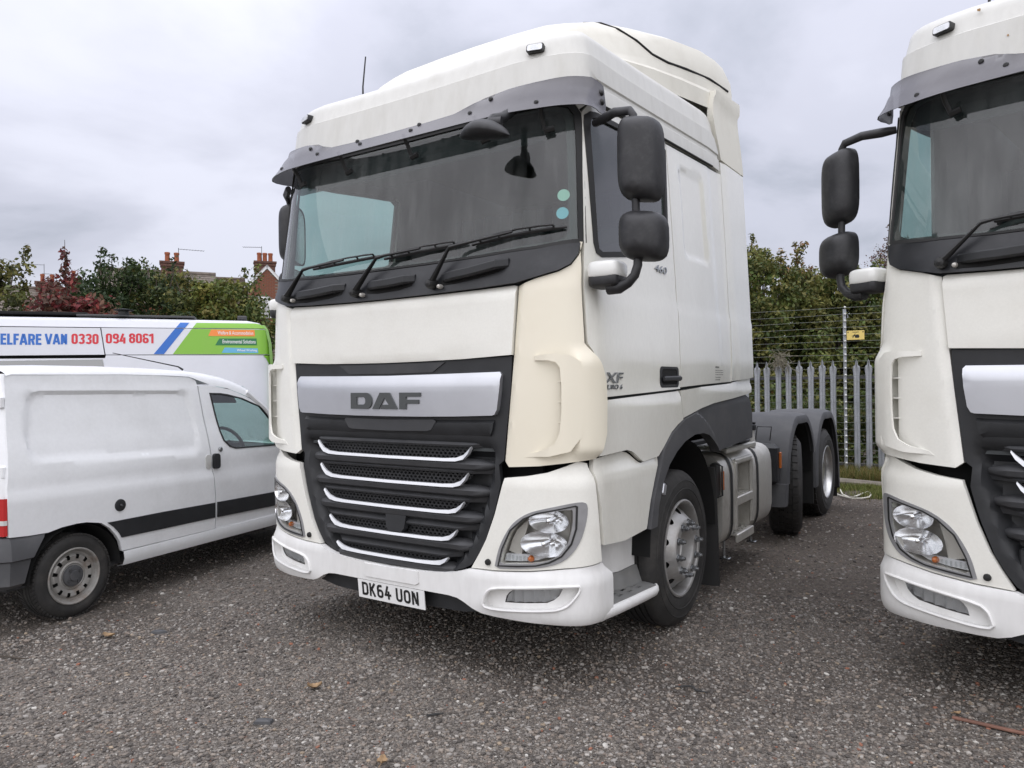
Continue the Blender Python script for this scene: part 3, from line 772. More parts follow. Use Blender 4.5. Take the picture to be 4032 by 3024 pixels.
        for z in (1.40, 1.505, 1.61):
            b = MB(); u0, u1 = ux(1.098, z), ux(1.150, z)
            b.loft([[S(u0, z, -.05), S(u0, z + .007, -.05), S(u1, z + .007, -.05), S(u1, z, -.05)], [S(u0, z, .005), S(u0, z + .006, .005), S(u1, z + .006, .03), S(u1, z, .03)]], True, True)
            b.build('scoop_vane', mt, cp, side=s)
    # ---------------------------------------------------------------- grille
    gr = part('grille', L)
    low = [(.797, 1.2), (.765, 1.175), (.775, 1.079), (.75, .98), (.73, .912), (.674, .76), (.63, .685), (.585, .626), (.53, .597), (.473, .580), (.35, .568), (.244, .562), (0, .556)]
    go = FX(sym([(0, 1.732), (.25, 1.734), (.544, 1.739), (.852, 1.750), (.841, 1.563), (.815, 1.36)] + low))
    def gof(u, z):
        x = abs(u)
        deep = sstep(.0, .1, 1.30 - z)
        ins = sstep(.80, .70, x) if z > 1.2 else 1
        w = float(np.interp(z, [.55, .65, .8, .95, 1.1, 1.3], [.40, .50, .60, .66, .70, .74]))
        return -.012 - .085 * deep * sstep(w + .03, w - .03, x)
    panel('grille_frame', go, 'black_plastic', gr, gof, .035, .03)
    sv = FX(sym([(0, 1.660), (.429, 1.664), (.785, 1.669), (.797, 1.655), (.790, 1.57), (.775, 1.47), (.760, 1.443), (.745, 1.438), (.5, 1.430), (.25, 1.426), (0, 1.425)]))
    def svoff(u, z):
        return .022 - .022 * sstep(1.602, 1.665, z - .012 * (abs(u) / .8) ** 2) - .004 * gauss(z - 1.602, .006)
    bp_ = panel('badge_bar', sv, 'satin_silver', gr, svoff, .03, .035)
    # three block letters on the bar
    h0, h1 = 1.466, 1.562
    def letter(loop, hole=None):
        b = MB(); patch(b, FX(loop), S, .030, .05, .012, [FX(hole)] if hole else ()); b.build('letter', 'letter_grey', bp_)
    rD = lambda x0, x1, z0, z1, r, k=5: [(x0, z0)] + [(x1 - r + r * math.sin(q / k * math.pi / 2), z0 + r - r * math.cos(q / k * math.pi / 2)) for q in range(k + 1)] + [(x1 - r + r * math.cos(q / k * math.pi / 2), z1 - r + r * math.sin(q / k * math.pi / 2)) for q in range(k + 1)] + [(x0, z1)]
    letter(rD(-.281, -.106, h0, h1, .044), rD(-.232, -.158, h0 + .026, h1 - .026, .018))
    letter([(-.102, h0), (-.048, h0), (-.004, h1 - .030), (.030, h0 + .026), (-.020, h0 + .026), (-.033, h0), (.098, h0), (.036, h1), (-.040, h1)])
    letter([(.112, h0), (.162, h0), (.162, h0 + .032), (.256, h0 + .032), (.256, h0 + .056), (.162, h0 + .056), (.162, h1 - .024), (.268, h1 - .024), (.268, h1), (.112, h1)])
    # chin below the bar with its grip
    chin = FX(sym([(0, 1.418), (.25, 1.419), (.5, 1.423), (.748, 1.432), (.735, 1.36), (.715, 1.315), (.5, 1.300), (0, 1.292)]))
    panel('grille_chin', chin, 'black_plastic', gr, lambda u, z: .004 - .03 * sstep(1.40, 1.41, z) - .03 * sstep(1.34, 1.30, z), .04, .04)
    panel('chin_grip', FX(sym([(0, 1.405), (.345, 1.410), (.362, 1.40), (.325, 1.352), (.295, 1.345), (0, 1.34)])), 'grille_grey', gr, .007, .05, .008)
    panel('bonnet_catch', FX(sym([(0, 1.728), (.42, 1.73), (.37, 1.70), (.33, 1.675), (0, 1.672)])), 'grille_grey', gr, -.006, .05, .01)
    # five slats with honeycomb mesh and bright strips
    hw = [.600, .578, .548, .499, .436]; zt = [1.263, 1.119, .961, .804, .646]; zb = [1.190, 1.047, .900, .745, .606]
    wb = [.735, .720, .675, .625, .50]
    for i in range(5):
        sl = part('slat', gr)
        N = 24; rings = []
        for k in range(N + 1):
            t = -1 + 2 * k / N; x = t * wb[i]; e_ = 1 - abs(t) ** 5
            tip = sstep(1.0, .86, abs(t))
            def P(z, o, x=x, tip=tip): return S(ux(x, z), z, -.075 + (o + .075) * tip)
            zc_ = zb[i] - .03; q = lambda z: zc_ + (z - zc_) * (.25 + .75 * tip)
            bow = .012 * (1 - (t * t))
            rings.append([P(q(zb[i] - .070), -.075), P(q(zb[i] - .060), -.020), P(q(zb[i] - .045), .004), P(q(zb[i] - .02), .010), P(q(zb[i] - .004), -.002), P(q(zb[i] + .004), -.03), P(q(zb[i] + .004), -.075)])
        MB().loft(rings).build('slat_blade', 'grille_grey', sl, 40)
        # eyebrow above the mesh
        rings = []
        for k in range(N + 1):
            t = -1 + 2 * k / N; x = t * wb[i] * .985; tip = sstep(1.0, .80, abs(t))
            zz = zt[i] + .002
            rings.append([S(ux(x * .985, zz), zz + .066, -.085), S(ux(x, zz), zz + .008 + .02 * (1 - tip), -.002 - .06 * (1 - tip)), S(ux(x, zz), zz - .004, -.012 - .06 * (1 - tip)), S(ux(x, zz), zz - .002, -.08)])
        MB().loft(rings).build('slat_brow', 'grille_grey', sl, 40)
        # bright strip: a smile
        w, a, c = hw[i], zt[i], zb[i]
        path = [(-w, a), (-w + .018, a - (a - c) * .35), (-w + .05, c + (a - c) * .26), (-w + .10, c + .004), (-w + .18, c), (-.2, c - .001), (0, c - .002)]
        path = path + [(-x, z) for x, z in reversed(path[:-1])]
        wid = [.005, .011, .013, .010, .0085, .008, .008]; wid = wid + list(reversed(wid[:-1]))
        P2 = []
        for k in range(len(path) - 1):
            for q in range(4):
                t = q / 4; P2.append((path[k][0] + (path[k + 1][0] - path[k][0]) * t, path[k][1] + (path[k + 1][1] - path[k][1]) * t, wid[k] + (wid[k + 1] - wid[k]) * t))
        P2.append((*path[-1], wid[-1]))
        rings = []
        for x, z, wd in P2:
            u = ux(x, z); rings.append([S(u, z + wd, .000), S(u, z + wd * .9, .010), S(u, z - wd, .016), S(u, z - wd * 1.05, -.01)])
        MB().loft(rings, True, True).build('bright_strip', 'chrome_strip', sl, 40)
        # honeycomb
        b = MB(); rx_, rz_ = .0165, .0115; px_ = rx_ * 2 * .92; pz_ = rz_ * 1.62; row = 0; z = zt[i] - .006
        while z > c - .004:
            x = -w + .02 + (px_ / 2 if row % 2 else 0)
            while x < w - .01:
                fz = c + (a - c) * max(0, (abs(x) - (w - .12)) / .12) ** 2
                if z > fz:
                    ring = []
                    for q in range(6):
                        an = R(60 * q + 30)
                        for f_, o in ((1.0, -.038), (.74, -.038)):
                            ring.append((x + rx_ * f_ * math.cos(an), z + rz_ * f_ * math.sin(an)))
                    k = len(b.v); b.v += [S(ux(p[0], p[1]), p[1], -.038) for p in ring]
                    k2 = len(b.v); b.v += [S(ux(p[0], p[1]), p[1], -.065) for p in ring[1::2]]
                    for q in range(6):
                        r_ = (q + 1) % 6; b.f += [(k + 2 * q, k + 2 * r_, k + 2 * r_ + 1, k + 2 * q + 1), (k + 2 * q + 1, k + 2 * r_ + 1, k2 + r_, k2 + q)]
                x += px_
            z -= pz_; row += 1
        o = b.build('mesh_insert', 'grille_grey', sl, 10); o['kind'] = 'stuff'
    # sensor block in slat four
    MB().loft([[S(ux(x, z), z, o) for x, z, o in q] for q in ([(-.03, .86, -.03), (.13, .86, -.03), (.125, .775, -.02), (.10, .75, -.02), (-.0, .75, -.02), (-.025, .775, -.02)], [(-.03, .86, .0), (.13, .86, .0), (.12, .778, .010), (.095, .757, .012), (.005, .757, .012), (-.02, .778, .010)])], True, True).build('sensor_block', 'black_plastic', gr)
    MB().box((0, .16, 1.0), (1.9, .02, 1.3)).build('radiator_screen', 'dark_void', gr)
    # ---------------------------------------------------------------- headlamp panels and lamps
    for s in (-1, 1):
        hl = FX([(.806, 1.108), (.93, 1.122), (1.037, 1.142), (1.13, 1.175), (1.185, 1.2)]) + SY([(.165, 1.19), (.195, 1.118), (.215, .95), (.245, .674)]) + FX([(1.19, .663), (1.118, .657), (.95, .634), (.747, .616), (.592, .612), (.645, .695), (.69, .775), (.745, .912), (.79, 1.06)])
        trim = [(.742, .627), (.755, .68), (.770, .733), (.797, .79), (.833, .847), (.868, .885), (.911, .916), (.95, .936), (.991, .95), (1.09, .975), (1.175, .995), (1.205, .995), (1.214, .975), (1.212, .92), (1.204, .861), (1.19, .80), (1.165, .745), (1.12, .695), (1.06, .668), (.988, .652), (.87, .638)]
        lens = [(.774, .653), (.785, .70), (.812, .773), (.842, .83), (.882, .874), (.947, .915), (1.04, .94), (1.155, .963), (1.160, .94), (1.158, .882), (1.142, .793), (1.105, .730), (1.05, .692), (.980, .674), (.88, .664)]
        lens = smooth_poly(lens, 1)
        hp = panel('headlamp_panel', hl, 'paint_front', L, lambda u, z: .004 - .028 * sstep(1.085, 1.17, z) , .035, .03, [FX(lens)], side=s)
        lamp = part('headlamp', L)
        panel('lamp_trim', FX(smooth_poly(trim, 1)), 'lamp_trim', lamp, lambda u, z: .010, .03, .012, [FX(lens)], side=s)
        panel('lamp_edge', FX([(.762, .640), (.787, .733), (.838, .838), (.915, .905), (.985, .937), (1.17, .98), (1.18, .975), (1.176, .86), (1.155, .78), (1.11, .715), (1.05, .68), (.98, .660), (.87, .648)]), 'ink_black', lamp, .0125, .03, .004, [FX([(.770, .647), (.795, .735), (.845, .834), (.92, .899), (.99, .931), (1.165, .972), (1.172, .97), (1.168, .86), (1.148, .785), (1.105, .722), (1.045, .687), (.98, .667), (.87, .656)])], side=s)
        # housing: back wall and sleeve
        b = MB(); patch(b, FX(lens), S, -.10, .05, 0); Lp = densify(FX(lens), .03)
        k = len(b.v); b.v += [S(u, z, .002) for u, z in Lp] + [S(u, z, -.10) for u, z in Lp]; n_ = len(Lp)
        b.f += [(k + i, k + (i + 1) % n_, k + n_ + (i + 1) % n_, k + n_ + i) for i in range(n_)]
        b.build('lamp_housing', 'lamp_grey', lamp, side=s)
        # two faceted reflector bowls
        for (cx_, cz_, rw, rh) in ((1.045, .895, .105, .062), (1.02, .775, .125, .068)):
            bb = MB(); rings = []
            c = Vector(S(ux(cx_, cz_), cz_, 0))
            for q in range(6):
                d = q / 5; k_ = (.12 + .88 * d); fac = []
                for j in range(18):
                    an = 2 * math.pi * j / 18; jit = 1 + .04 * ((j * 7 + q * 3) % 3 - 1) * (.5 if q < 5 else 0)
                    fac.append(c + Vector((rw * k_ * math.cos(an), .085 - .085 * d * d * jit + .25 * (rw * k_ * math.cos(an)) - 0, rh * k_ * math.sin(an))))
                rings.append(fac)
            bb.loft(rings, True); bb.f.append(tuple(range(18)))
            bb.build('reflector', 'reflector', lamp, 40, side=s)
            MB().lathe([(0, -.05), (.012, -.045), (.015, 0), (.015, .05)], c + Vector((0, .04, 0)), 'y', 10).build('bulb', 'chrome', lamp, side=s)
        panel('lamp_divider', FX([(.81, .72), (.83, .78), (.86, .835), (.90, .87), (.935, .895), (.905, .80), (.885, .70)]), 'lamp_grey', lamp, -.035, .05, .02, side=s)
        panel('indicator_tray', FX([(.785, .665), (.795, .705), (.93, .712), (1.0, .72), (1.06, .722), (1.02, .70), (.98, .684), (.88, .672)]), 'chrome_strip', lamp, -.03, .03, .02, side=s)
        for q in range(7): MB().box(S(ux(.80 + .022 * q, .688), .688, -.016), (.008, .012, .03)).build('lens_rib', 'clear_lens', lamp, side=s)
        MB().lathe([(0, -.018), (.012, -.012), (.018, .005), (.012, .02)], S(ux(.945, .692), .692, -.02), 'y', 10).build('indicator_bulb', 'amber', lamp, side=s)
        panel('lens', FX(lens), 'clear_lens', lamp, .004, .06, 0, side=s)
        MB().lathe([(0, -.008), (.016, -.006), (.018, .004)], S(ux(.702, .655), .655, .01), 'y', 12).build('washer_cap', 'ink_black', hp, side=s)
    # ---------------------------------------------------------------- bumper
    fog = [(.672, .421), (.684, .467), (.70, .500), (.736, .524), (.9, .546), (1.178, .574), (1.184, .56), (1.176, .530), (1.14, .476), (1.105, .453), (1.06, .441), (.9, .426), (.745, .412)]
    fog = smooth_poly(fog, 1)
    def boff(u, z):
        x = abs(u)
        o = .012 + .010 * sstep(.36, .43, z) - .022 * sstep(.585, .64, z) - .018 * sstep(.385, .35, z)
        return o
    zmid = lambda u: 0
    bum = FX([(0, .549), (.244, .555), (.35, .561), (.473, .573), (.53, .589), (.585, .606), (.747, .609), (.95, .627), (1.118, .650), (1.19, .657)]) + SY([(.25, .667), (.335, .60), (.338, .50), (.335, .372), (.25, .362)]) + FX([(1.19, .36), (.94, .364), (.744, .369), (.66, .376), (.604, .396), (.55, .425), (.505, .441), (.45, .447), (.292, .448), (0, .448)])
    bum_full = bum + [(-u, z) for u, z in reversed(bum) if u > 1e-6]
    fh = [(u, z) for u, z in FX(fog)]
    bu = panel('bumper', bum_full, 'paint_bumper', L, boff, .03, .04, [fh, [(-u, z) for u, z in fh]], angle=40)
    panel('towing_flap', FX([(-.182, .546), (.236, .551), (.240, .485), (.22, .474), (-.17, .472), (-.186, .485)]), 'paint_bumper', bu, .03, .04, .01)
    for s in (-1, 1):
        fl = part('fog_lamp', bu)
        flens = [(.788, .446), (.798, .482), (.815, .502), (.839, .518), (.95, .530), (1.110, .545), (1.092, .509), (1.065, .485), (1.030, .468), (.9, .455)]
        b = MB(); patch(b, FX(fog), S, lambda u, z: -.022, .03, .0, [FX(flens)])
        Lp = densify(FX(fog), .03); k = len(b.v); n_ = len(Lp)
        b.v += [S(u, z, boff(u, z) + .006) for u, z in Lp] + [S(u, z, -.022) for u, z in Lp]
        b.f += [(k + i, k + (i + 1) % n_, k + n_ + (i + 1) % n_, k + n_ + i) for i in range(n_)]
        b.build('fog_surround', 'paint_bumper', fl, side=s)
        ringo = [(p[0], p[1]) for p in fog]
        b = MB(); rr = []
        for u, z in densify(FX(fog), .025): rr.append(S(u, z, boff(u, z) + .004))
        b.tube(rr + [rr[0]], .0075, 6, False); b.build('fog_rim', 'paint_bumper', fl, side=s)
        panel('lamp_lens', FX(flens), 'fog_lens', fl, -.026, .05, 0, side=s)
        panel('lamp_bowl', FX(flens), 'chrome_strip', fl, lambda u, z: -.045 - .008 * math.sin(u * 110), .02, .0, side=s)
    b = MB(); patch(b, FX(sym([(0, .452), (.35, .45), (.48, .445), (.55, .43), (.62, .39), (.66, .37), (.5, .345), (0, .335)])), S, -.05, .06, .03); b.build('bumper_valance', 'black_plastic', bu)
    # number plate
    pl_ = part('number_plate', L, (0, 0, 0))
    pS = lambda x, z, o=0: (x + .015, -.042 - o + (.445 - z) * .10, z)
    b = MB(); patch(b, smooth_poly([(-.26, .334), (.26, .334), (.26, .445), (-.26, .445)], 0), pS, 0, .13, .006); b.build('plate_board', 'plate_white', pl_)
    gl, wtot = glyphs('DK64 UON', .079, .050, .014, .011, .028)
    x0 = -wtot / 2 - .005
    for g in gl:
        b = MB()
        for vs_, fs_ in g: flat_prism(b, [(p[0] + x0, p[1] + .3525) for p in vs_], fs_, pS, .0008, .0012)
        b.build('plate_character', 'ink_black', pl_)
    return L
def build_lorry_side(L, s):
    """flank panels, drawn for the +x side and mirrored for s = -1"""
    kw = dict(side=s)
    # door
    dy = lambda z: float(np.interp(z, [1.52, 1.70, 1.81, 2.0, 2.336, 2.714, 3.072], [.25, .235, .160, .160, .190, .228, .268]))
    door = [(dy(z), z) for z in (1.528, 1.70, 1.81, 2.0, 2.336, 2.714, 3.05)] + [(.30, 3.09), (.344, 3.108), (.8, 3.142), (1.372, 3.180), (1.385, 2.9), (1.392, 2.3), (1.388, 2.06), (1.355, 1.563), (.8, 1.545)]
    win = [(.262, 2.98), (.27, 3.03), (.31, 3.058), (.388, 3.072), (.701, 3.090), (1.31, 3.147), (1.36, 3.12), (1.30, 2.46), (1.26, 2.408), (.336, 2.276), (.272, 2.29), (.252, 2.34)]
    glass = [(.30, 2.97), (.315, 3.018), (.36, 3.038), (.7, 3.062), (1.28, 3.117), (1.325, 3.09), (1.268, 2.48), (1.235, 2.440), (.345, 2.306), (.305, 2.315), (.295, 2.36)]
    def doff(u, z):
        belt = .008 * sstep(2.085, 2.03, z - .04 * (u - 1.3))
        return .004 + belt + .004 * sstep(1.60, 1.55, z)
    d = panel('door', SY(door), 'paint', L, doff, .05, .03, [SY(win)], **kw)
    panel('window_seal', SY(win), 'rubber', d, .010, .05, .02, [SY(glass)], **kw)
    panel('door_window', SY(glass), 'side_glass', d, -.004, .1, 0, **kw)
    # handle
    h = part('door_handle', d)
    rr4 = lambda x0, x1, z0, z1, r: [(cx_ + r * math.cos(R(a0 + 30 * q)), cz_ + r * math.sin(R(a0 + 30 * q))) for cx_, cz_, a0 in ((x1 - r, z0 + r, -90), (x1 - r, z1 - r, 0), (x0 + r, z1 - r, 90), (x0 + r, z0 + r, 180)) for q in range(4)]
    hp = rr4(1.028, 1.335, 1.572, 1.703, .03)
    b = MB(); patch(b, SY(hp), S, .016, .05, .01, [SY(rr4(1.055, 1.308, 1.588, 1.688, .025))]); b.build('handle_frame', 'black_plastic', h, **kw)
    panel('handle_pocket', SY(rr4(1.045, 1.318, 1.582, 1.694, .025)), 'dark_void', h, .0132, .1, .002, **kw)
    MB().rbox(S(uy(1.19, 1.628), 1.628, .030), (.022, .285, .034), .009, rx=R(1)).build('handle_grip', 'black_plastic', h, **kw)
    # badges
    def badge(nm, txt, y0, y1, z0, z1, par, bold, shear, off):
        vs_, fs_ = text_fit(txt, y0, y1, z0, z1, bold, shear)
        if s < 0: vs_ = [(y0 + y1 - p[0], p[1]) for p in vs_]; fs_ = [tuple(reversed(f)) for f in fs_]
        b = MB(); flat_prism(b, vs_, fs_, lambda y, z, o: S(uy(y, z), z, o), off, .006); b.build(nm, 'badge_chrome', par, **kw)
    badge('model_badge', 'XF', .268, .50, 1.603, 1.660, d, .012, .22, .0145)
    badge('emission_badge', 'EURO 6', .268, .482, 1.570, 1.595, d, .008, .2, .0145)
    badge('power_badge', '460', 1.052, 1.245, 2.290, 2.336, d, .006, .22, .0055)
    # drip rail above the doors
    b = MB(); b.tube([S(uy(y, z), z, .012) for y, z in ((.39, 3.122), (.8, 3.158), (1.37, 3.192), (2.0, 3.228), (2.30, 3.245))], .010, 6, flat=.7); b.build('drip_rail', 'rubber', L, **kw)
    # sleeper flank
    rp = [(1.366, 1.572), (1.8, 1.588), (2.455, 1.606), (2.50, 2.05), (2.515, 2.6), (2.52, 3.235), (2.0, 3.205), (1.384, 3.170), (1.397, 2.9), (1.404, 2.3), (1.400, 2.06)]
    emb = [(1.595, 3.080), (2.035, 3.118), (2.075, 3.09), (2.10, 2.50), (2.07, 2.462), (1.65, 2.455), (1.615, 2.49)]
    eU = SY(emb)
    def roff(u, z):
        y = float(np.interp(u, _U, _pl[:, 1]))
        belt = .008 * sstep(2.10, 2.05, z - .02 * (y - 1.4))
        o = .004 + belt - .012 * sstep(2.20, 2.26, y) * sstep(2.52, 2.46, y) * .6
        dd = 0.0
        if bool(pip(eU, [u], [z])[0]): dd = float(distseg(eU, np.array([u]), np.array([z]))[0])
        return o - .016 * min(1, dd / .028)
    r_ = panel('sleeper_panel', SY(rp), 'paint', L, roff, .04, .03, lines=[eU, inset(eU, .03)], **kw)
    # warning notice
    nt = panel('warning_label', SY([(2.062, 1.606), (2.255, 1.606), (2.250, 1.722), (2.062, 1.722)]), 'paint', r_, .0122, .1, .002, **kw)
    lines = [('WARNING', 1.706, .013, .09), ('Images may be recorded from', 1.685, .009, .17), ('this vehicle for the purposes of', 1.670, .009, .18), ('road safety & crime prevention', 1.654, .009, .175), ('For more information', 1.635, .009, .12), ('Call 0844 2 000000', 1.617, .009, .105)]
    b = MB()
    for tx, z, hh, ww in lines:
        vs_, fs_ = text_fit(tx, 2.068, 2.068 + ww, z, z + hh, .03)
        if s < 0: vs_ = [(4.316 - p[0], p[1]) for p in vs_]; fs_ = [tuple(reversed(f)) for f in fs_]
        b.add([S(uy(y, zz), zz, .0126 if z < 9 else 0) for y, zz in vs_], fs_)
    b.build('label_print', 'ink_black', nt, **kw)
    # skirt below the door and sleeper
    sk = [(.215, 1.225), (.262, 1.34), (.262, 1.512), (.8, 1.530), (1.348, 1.548), (1.396, 1.362), (1.30, 1.335), (1.195, 1.295), (1.07, 1.215), (.976, 1.160), (.750, 1.148), (.70, 1.172), (.641, 1.203), (.592, 1.221), (.529, 1.233)]
    panel('door_skirt', SY(sk), 'paint', L, lambda u, z: .020 - .014 * sstep(1.505, 1.535, z), .04, .03, **kw)
    sk2 = [(1.360, 1.550), (1.8, 1.572), (2.456, 1.592), (2.49, 1.60), (2.98, 1.636), (2.975, 1.52), (2.911, 1.508), (2.483, 1.478), (2.02, 1.452), (1.761, 1.425), (1.41, 1.372)]
    panel('sleeper_skirt', SY(sk2), 'paint', L, lambda u, z: .016 - .014 * sstep(1.56, 1.595, z), .04, .03, **kw)
    # front wing
    fw = [(.190, 1.150), (.204, 1.208), (.30, 1.216), (.53, 1.224), (.592, 1.212), (.64, 1.192), (.70, 1.16), (.747, 1.139), (.97, 1.149), (1.03, 1.19), (.945, 1.046), (.868, .909), (.806, .750), (.508, .735), (.258, .757), (.235, .95)]
    def woff(u, z): return .012 - .016 * sstep(1.105, 1.16, z) - .01 * sstep(1.13, 1.22, z)
    panel('front_wing', SY(fw), 'paint', L, woff, .035, .03, **kw)
    # grey wheel arch trim
    at = [(.826, .744), (.885, .909), (.963, 1.046), (1.053, 1.2), (1.195, 1.289), (1.41, 1.364), (1.761, 1.417), (2.02, 1.444), (2.483, 1.469), (2.911, 1.5), (2.98, 1.455), (3.047, 1.333), (3.045, 1.138), (2.6, 1.118), (2.104, 1.096), (2.06, 1.135), (1.984, 1.180), (1.881, 1.231), (1.756, 1.253), (1.588, 1.253), (1.405, 1.221), (1.254, 1.165), (1.129, 1.095), (1.03, .998), (.955, .87), (.925, .745)]
    def aoff(u, z):
        y = float(np.interp(u, _U, _pl[:, 1]))
        rad = math.hypot(y - 1.50, (z - .62) * 1.0)
        base = .030
        if y > 1.45: base -= .030 * sstep(.78, .80, rad) * sstep(1.45, 1.7, y)
        base -= .02 * sstep(.0, .05, z - (1.415 + .04 * (y - 1.76))) * (1 if y > 1.6 else 0)
        return base
    panel('wheel_arch_trim', SY(at), 'guard_grey', L, aoff, .025, .07, angle=28, **kw)
    ml = MB(); ml.rbox((1.272, 1.03, .955), (.02, .05, .075), .012, rx=R(-22)); ml.build('side_repeater', 'satin_silver', L, **kw)
    # rear side fairing, up past the roof
    fa = [(2.462, 1.61), (2.506, 2.05), (2.525, 2.6), (2.53, 2.917), (2.528, 3.335), (3.10, 3.345), (3.08, 2.9), (3.06, 2.25), (3.02, 1.9), (3.005, 1.642), (2.90, 1.632)]
    panel('side_fairing', SY(fa), 'paint', L, lambda u, z: .004 + .012 * sstep(2.55, 2.62, float(np.interp(u, _U, _pl[:, 1]))) + .008 * sstep(2.12, 2.08, z), .05, .04, **kw)
    fb = [(2.53, 3.352), (2.50, 3.45), (2.45, 3.545), (2.41, 3.66), (2.43, 3.78), (2.46, 3.885), (2.7, 3.915), (3.09, 3.96), (3.085, 3.90), (3.05, 3.82), (3.07, 3.70), (3.11, 3.56), (3.135, 3.36)]
    panel('upper_fairing', SY(fb), 'paint_aero', L, lambda u, z: .012 + .02 * sstep(3.80, 3.86, z), .05, .05, **kw)
    # step well under the wing
    st = part('entry_step', L)
    b = MB()
    wl = [(.20, .76), (.52, .745), (.935, .678), (.94, .50), (.20, .505)]
    y_in = lambda y: 1.04 + .075 * sstep(.55, .72, y)
    patch(b, wl, lambda y, z, o: (y_in(y) + o, y, z), 0, .06, .03); b.build('step_backing', 'paint_bumper', st, **kw)
    b = MB(); patch(b, [(.20, .503), (.94, .498), (.97, .38), (.20, .40)], lambda y, z, o: (y_in(y) + .012 + (.503 - z) * .25 + o, y, z), 0, .06, .03); b.build('kick_plate', 'tread_grey', st, **kw)
    b = MB()
    hs = []
    for iy in range(4):
        for ix in range(3):
            cy_, cx_ = .42 + iy * .13, 1.115 + ix * .042
            hs.append([(cx_ - .012, cy_ - .03), (cx_ + .012, cy_ - .03), (cx_ + .012, cy_ + .03), (cx_ - .012, cy_ + .03)])
    patch(b, [(1.04, .24), (1.255, .30), (1.258, .6), (1.258, .93), (1.15, .97), (1.04, .97)], lambda x, y, o: (x, y, .428 - .05 * (y - .3) + o), 0, .05, .012, hs); b.build('tread_plate', 'tread_grey', st, **kw)
    b = MB(); rings = []
    for y, w in ((.27, -.4), (.31, .2), (.36, .7), (.42, .95), (.6, 1.1), (.8, 1.05), (.9, .8), (.94, .4), (.965, -.2), (.98, -.9)):
        zz = .425 - .05 * (y - .3); rings.append([(1.235, y, zz - .002), (1.25 + .008 * w, y, zz - .002), (1.262 + .014 * w, y, zz - .012), (1.266 + .015 * w, y, zz - .035), (1.255 + .012 * w, y, zz - .06), (1.23, y, zz - .078), (1.12, y, zz - .085)])
    b.loft(rings, True, True); b.build('step_sill', 'paint_bumper', st, 50, **kw)
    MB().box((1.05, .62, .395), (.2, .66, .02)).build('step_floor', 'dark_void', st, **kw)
    # mirrors
    PV = Vector((1.25, .20, 0)); mr = part('mirror_cluster', L, (s * PV.x, PV.y, 0))
    def rel(b): b.v = [(p[0] - PV.x, p[1] - PV.y, p[2]) for p in b.v]; return b
    def shell(nm, cx_, cz_, hw_, hh_, y0, dep, lean, tw, key='mirror_black', pw=4.2):
        b = MB(); rings = []
        for k in range(9):
            t = k / 8
            t = [0, .02, .07, .15, .26, .40, .58, .78, 1][k]; sc_ = max(.02, (1 - (1 - min(1, t * 1.12)) ** 2.4) ** (1 / 2.4))
            ring = []
            for q in range(32):
                a = 2 * math.pi * q / 32; ca, sa = math.cos(a), math.sin(a)
                x = hw_ * sc_ * math.copysign(abs(ca) ** (2 / pw), ca); z = hh_ * (1 - (1 - sc_) * hw_ / hh_ * .8) * math.copysign(abs(sa) ** (2 / pw), sa)
                dz = -lean * x
                ring.append((cx_ + x, y0 + dep * t + tw * x, cz_ + z + dz))
            rings.append(ring)
        b.loft(rings, True); b.f.append(tuple(range(32))); 
        o = rel(b).build(nm, key, mr, 45, **kw)
        g = MB(); g.v = [(cx_ - PV.x + (p[0] - cx_) * .93, p[1] - PV.y - .006, cz_ + (p[2] - cz_) * .95) for p in rings[-1]]; g.f = [tuple(reversed(range(32)))]
        g.build('mirror_glass', 'chrome', o, **kw)
        return o
    shell('mirror_housing', 1.500, 2.722, .112, .212, .12, .13, .17, .12)
    shell('mirror_housing', 1.512, 2.335, .118, .125, .11, .14, .12, .12, pw=3.4)
    for P, r_ in (([(1.205, .30, 2.985), (1.27, .27, 2.985), (1.36, .22, 2.985), (1.455, .20, 2.968), (1.472, .20, 2.94), (1.478, .20, 2.86), (1.49, .20, 2.80)], [.020, .026, .024, .022, .021, .022, .022]), ([(1.48, .20, 2.54), (1.482, .20, 2.42)], .020), ([(1.49, .20, 2.25), (1.49, .195, 2.19), (1.475, .19, 2.14), (1.44, .19, 2.105), (1.39, .19, 2.085), (1.33, .19, 2.088)], [.021, .023, .024, .025, .032, .036])):
        rel(MB().tube(P, r_, 10)).build('mirror_arm', 'mirror_black', mr, 50, **kw)
    rel(MB().blob((1.315, .21, 2.130), (.17, .16, .085), 4.5)).build('mirror_foot', 'mirror_black', mr, **kw)
    rel(MB().blob((1.315, .21, 2.178), (.18, .17, .10), 4.0)).build('mirror_cap', 'cowl_white', mr, **kw)
    return mr

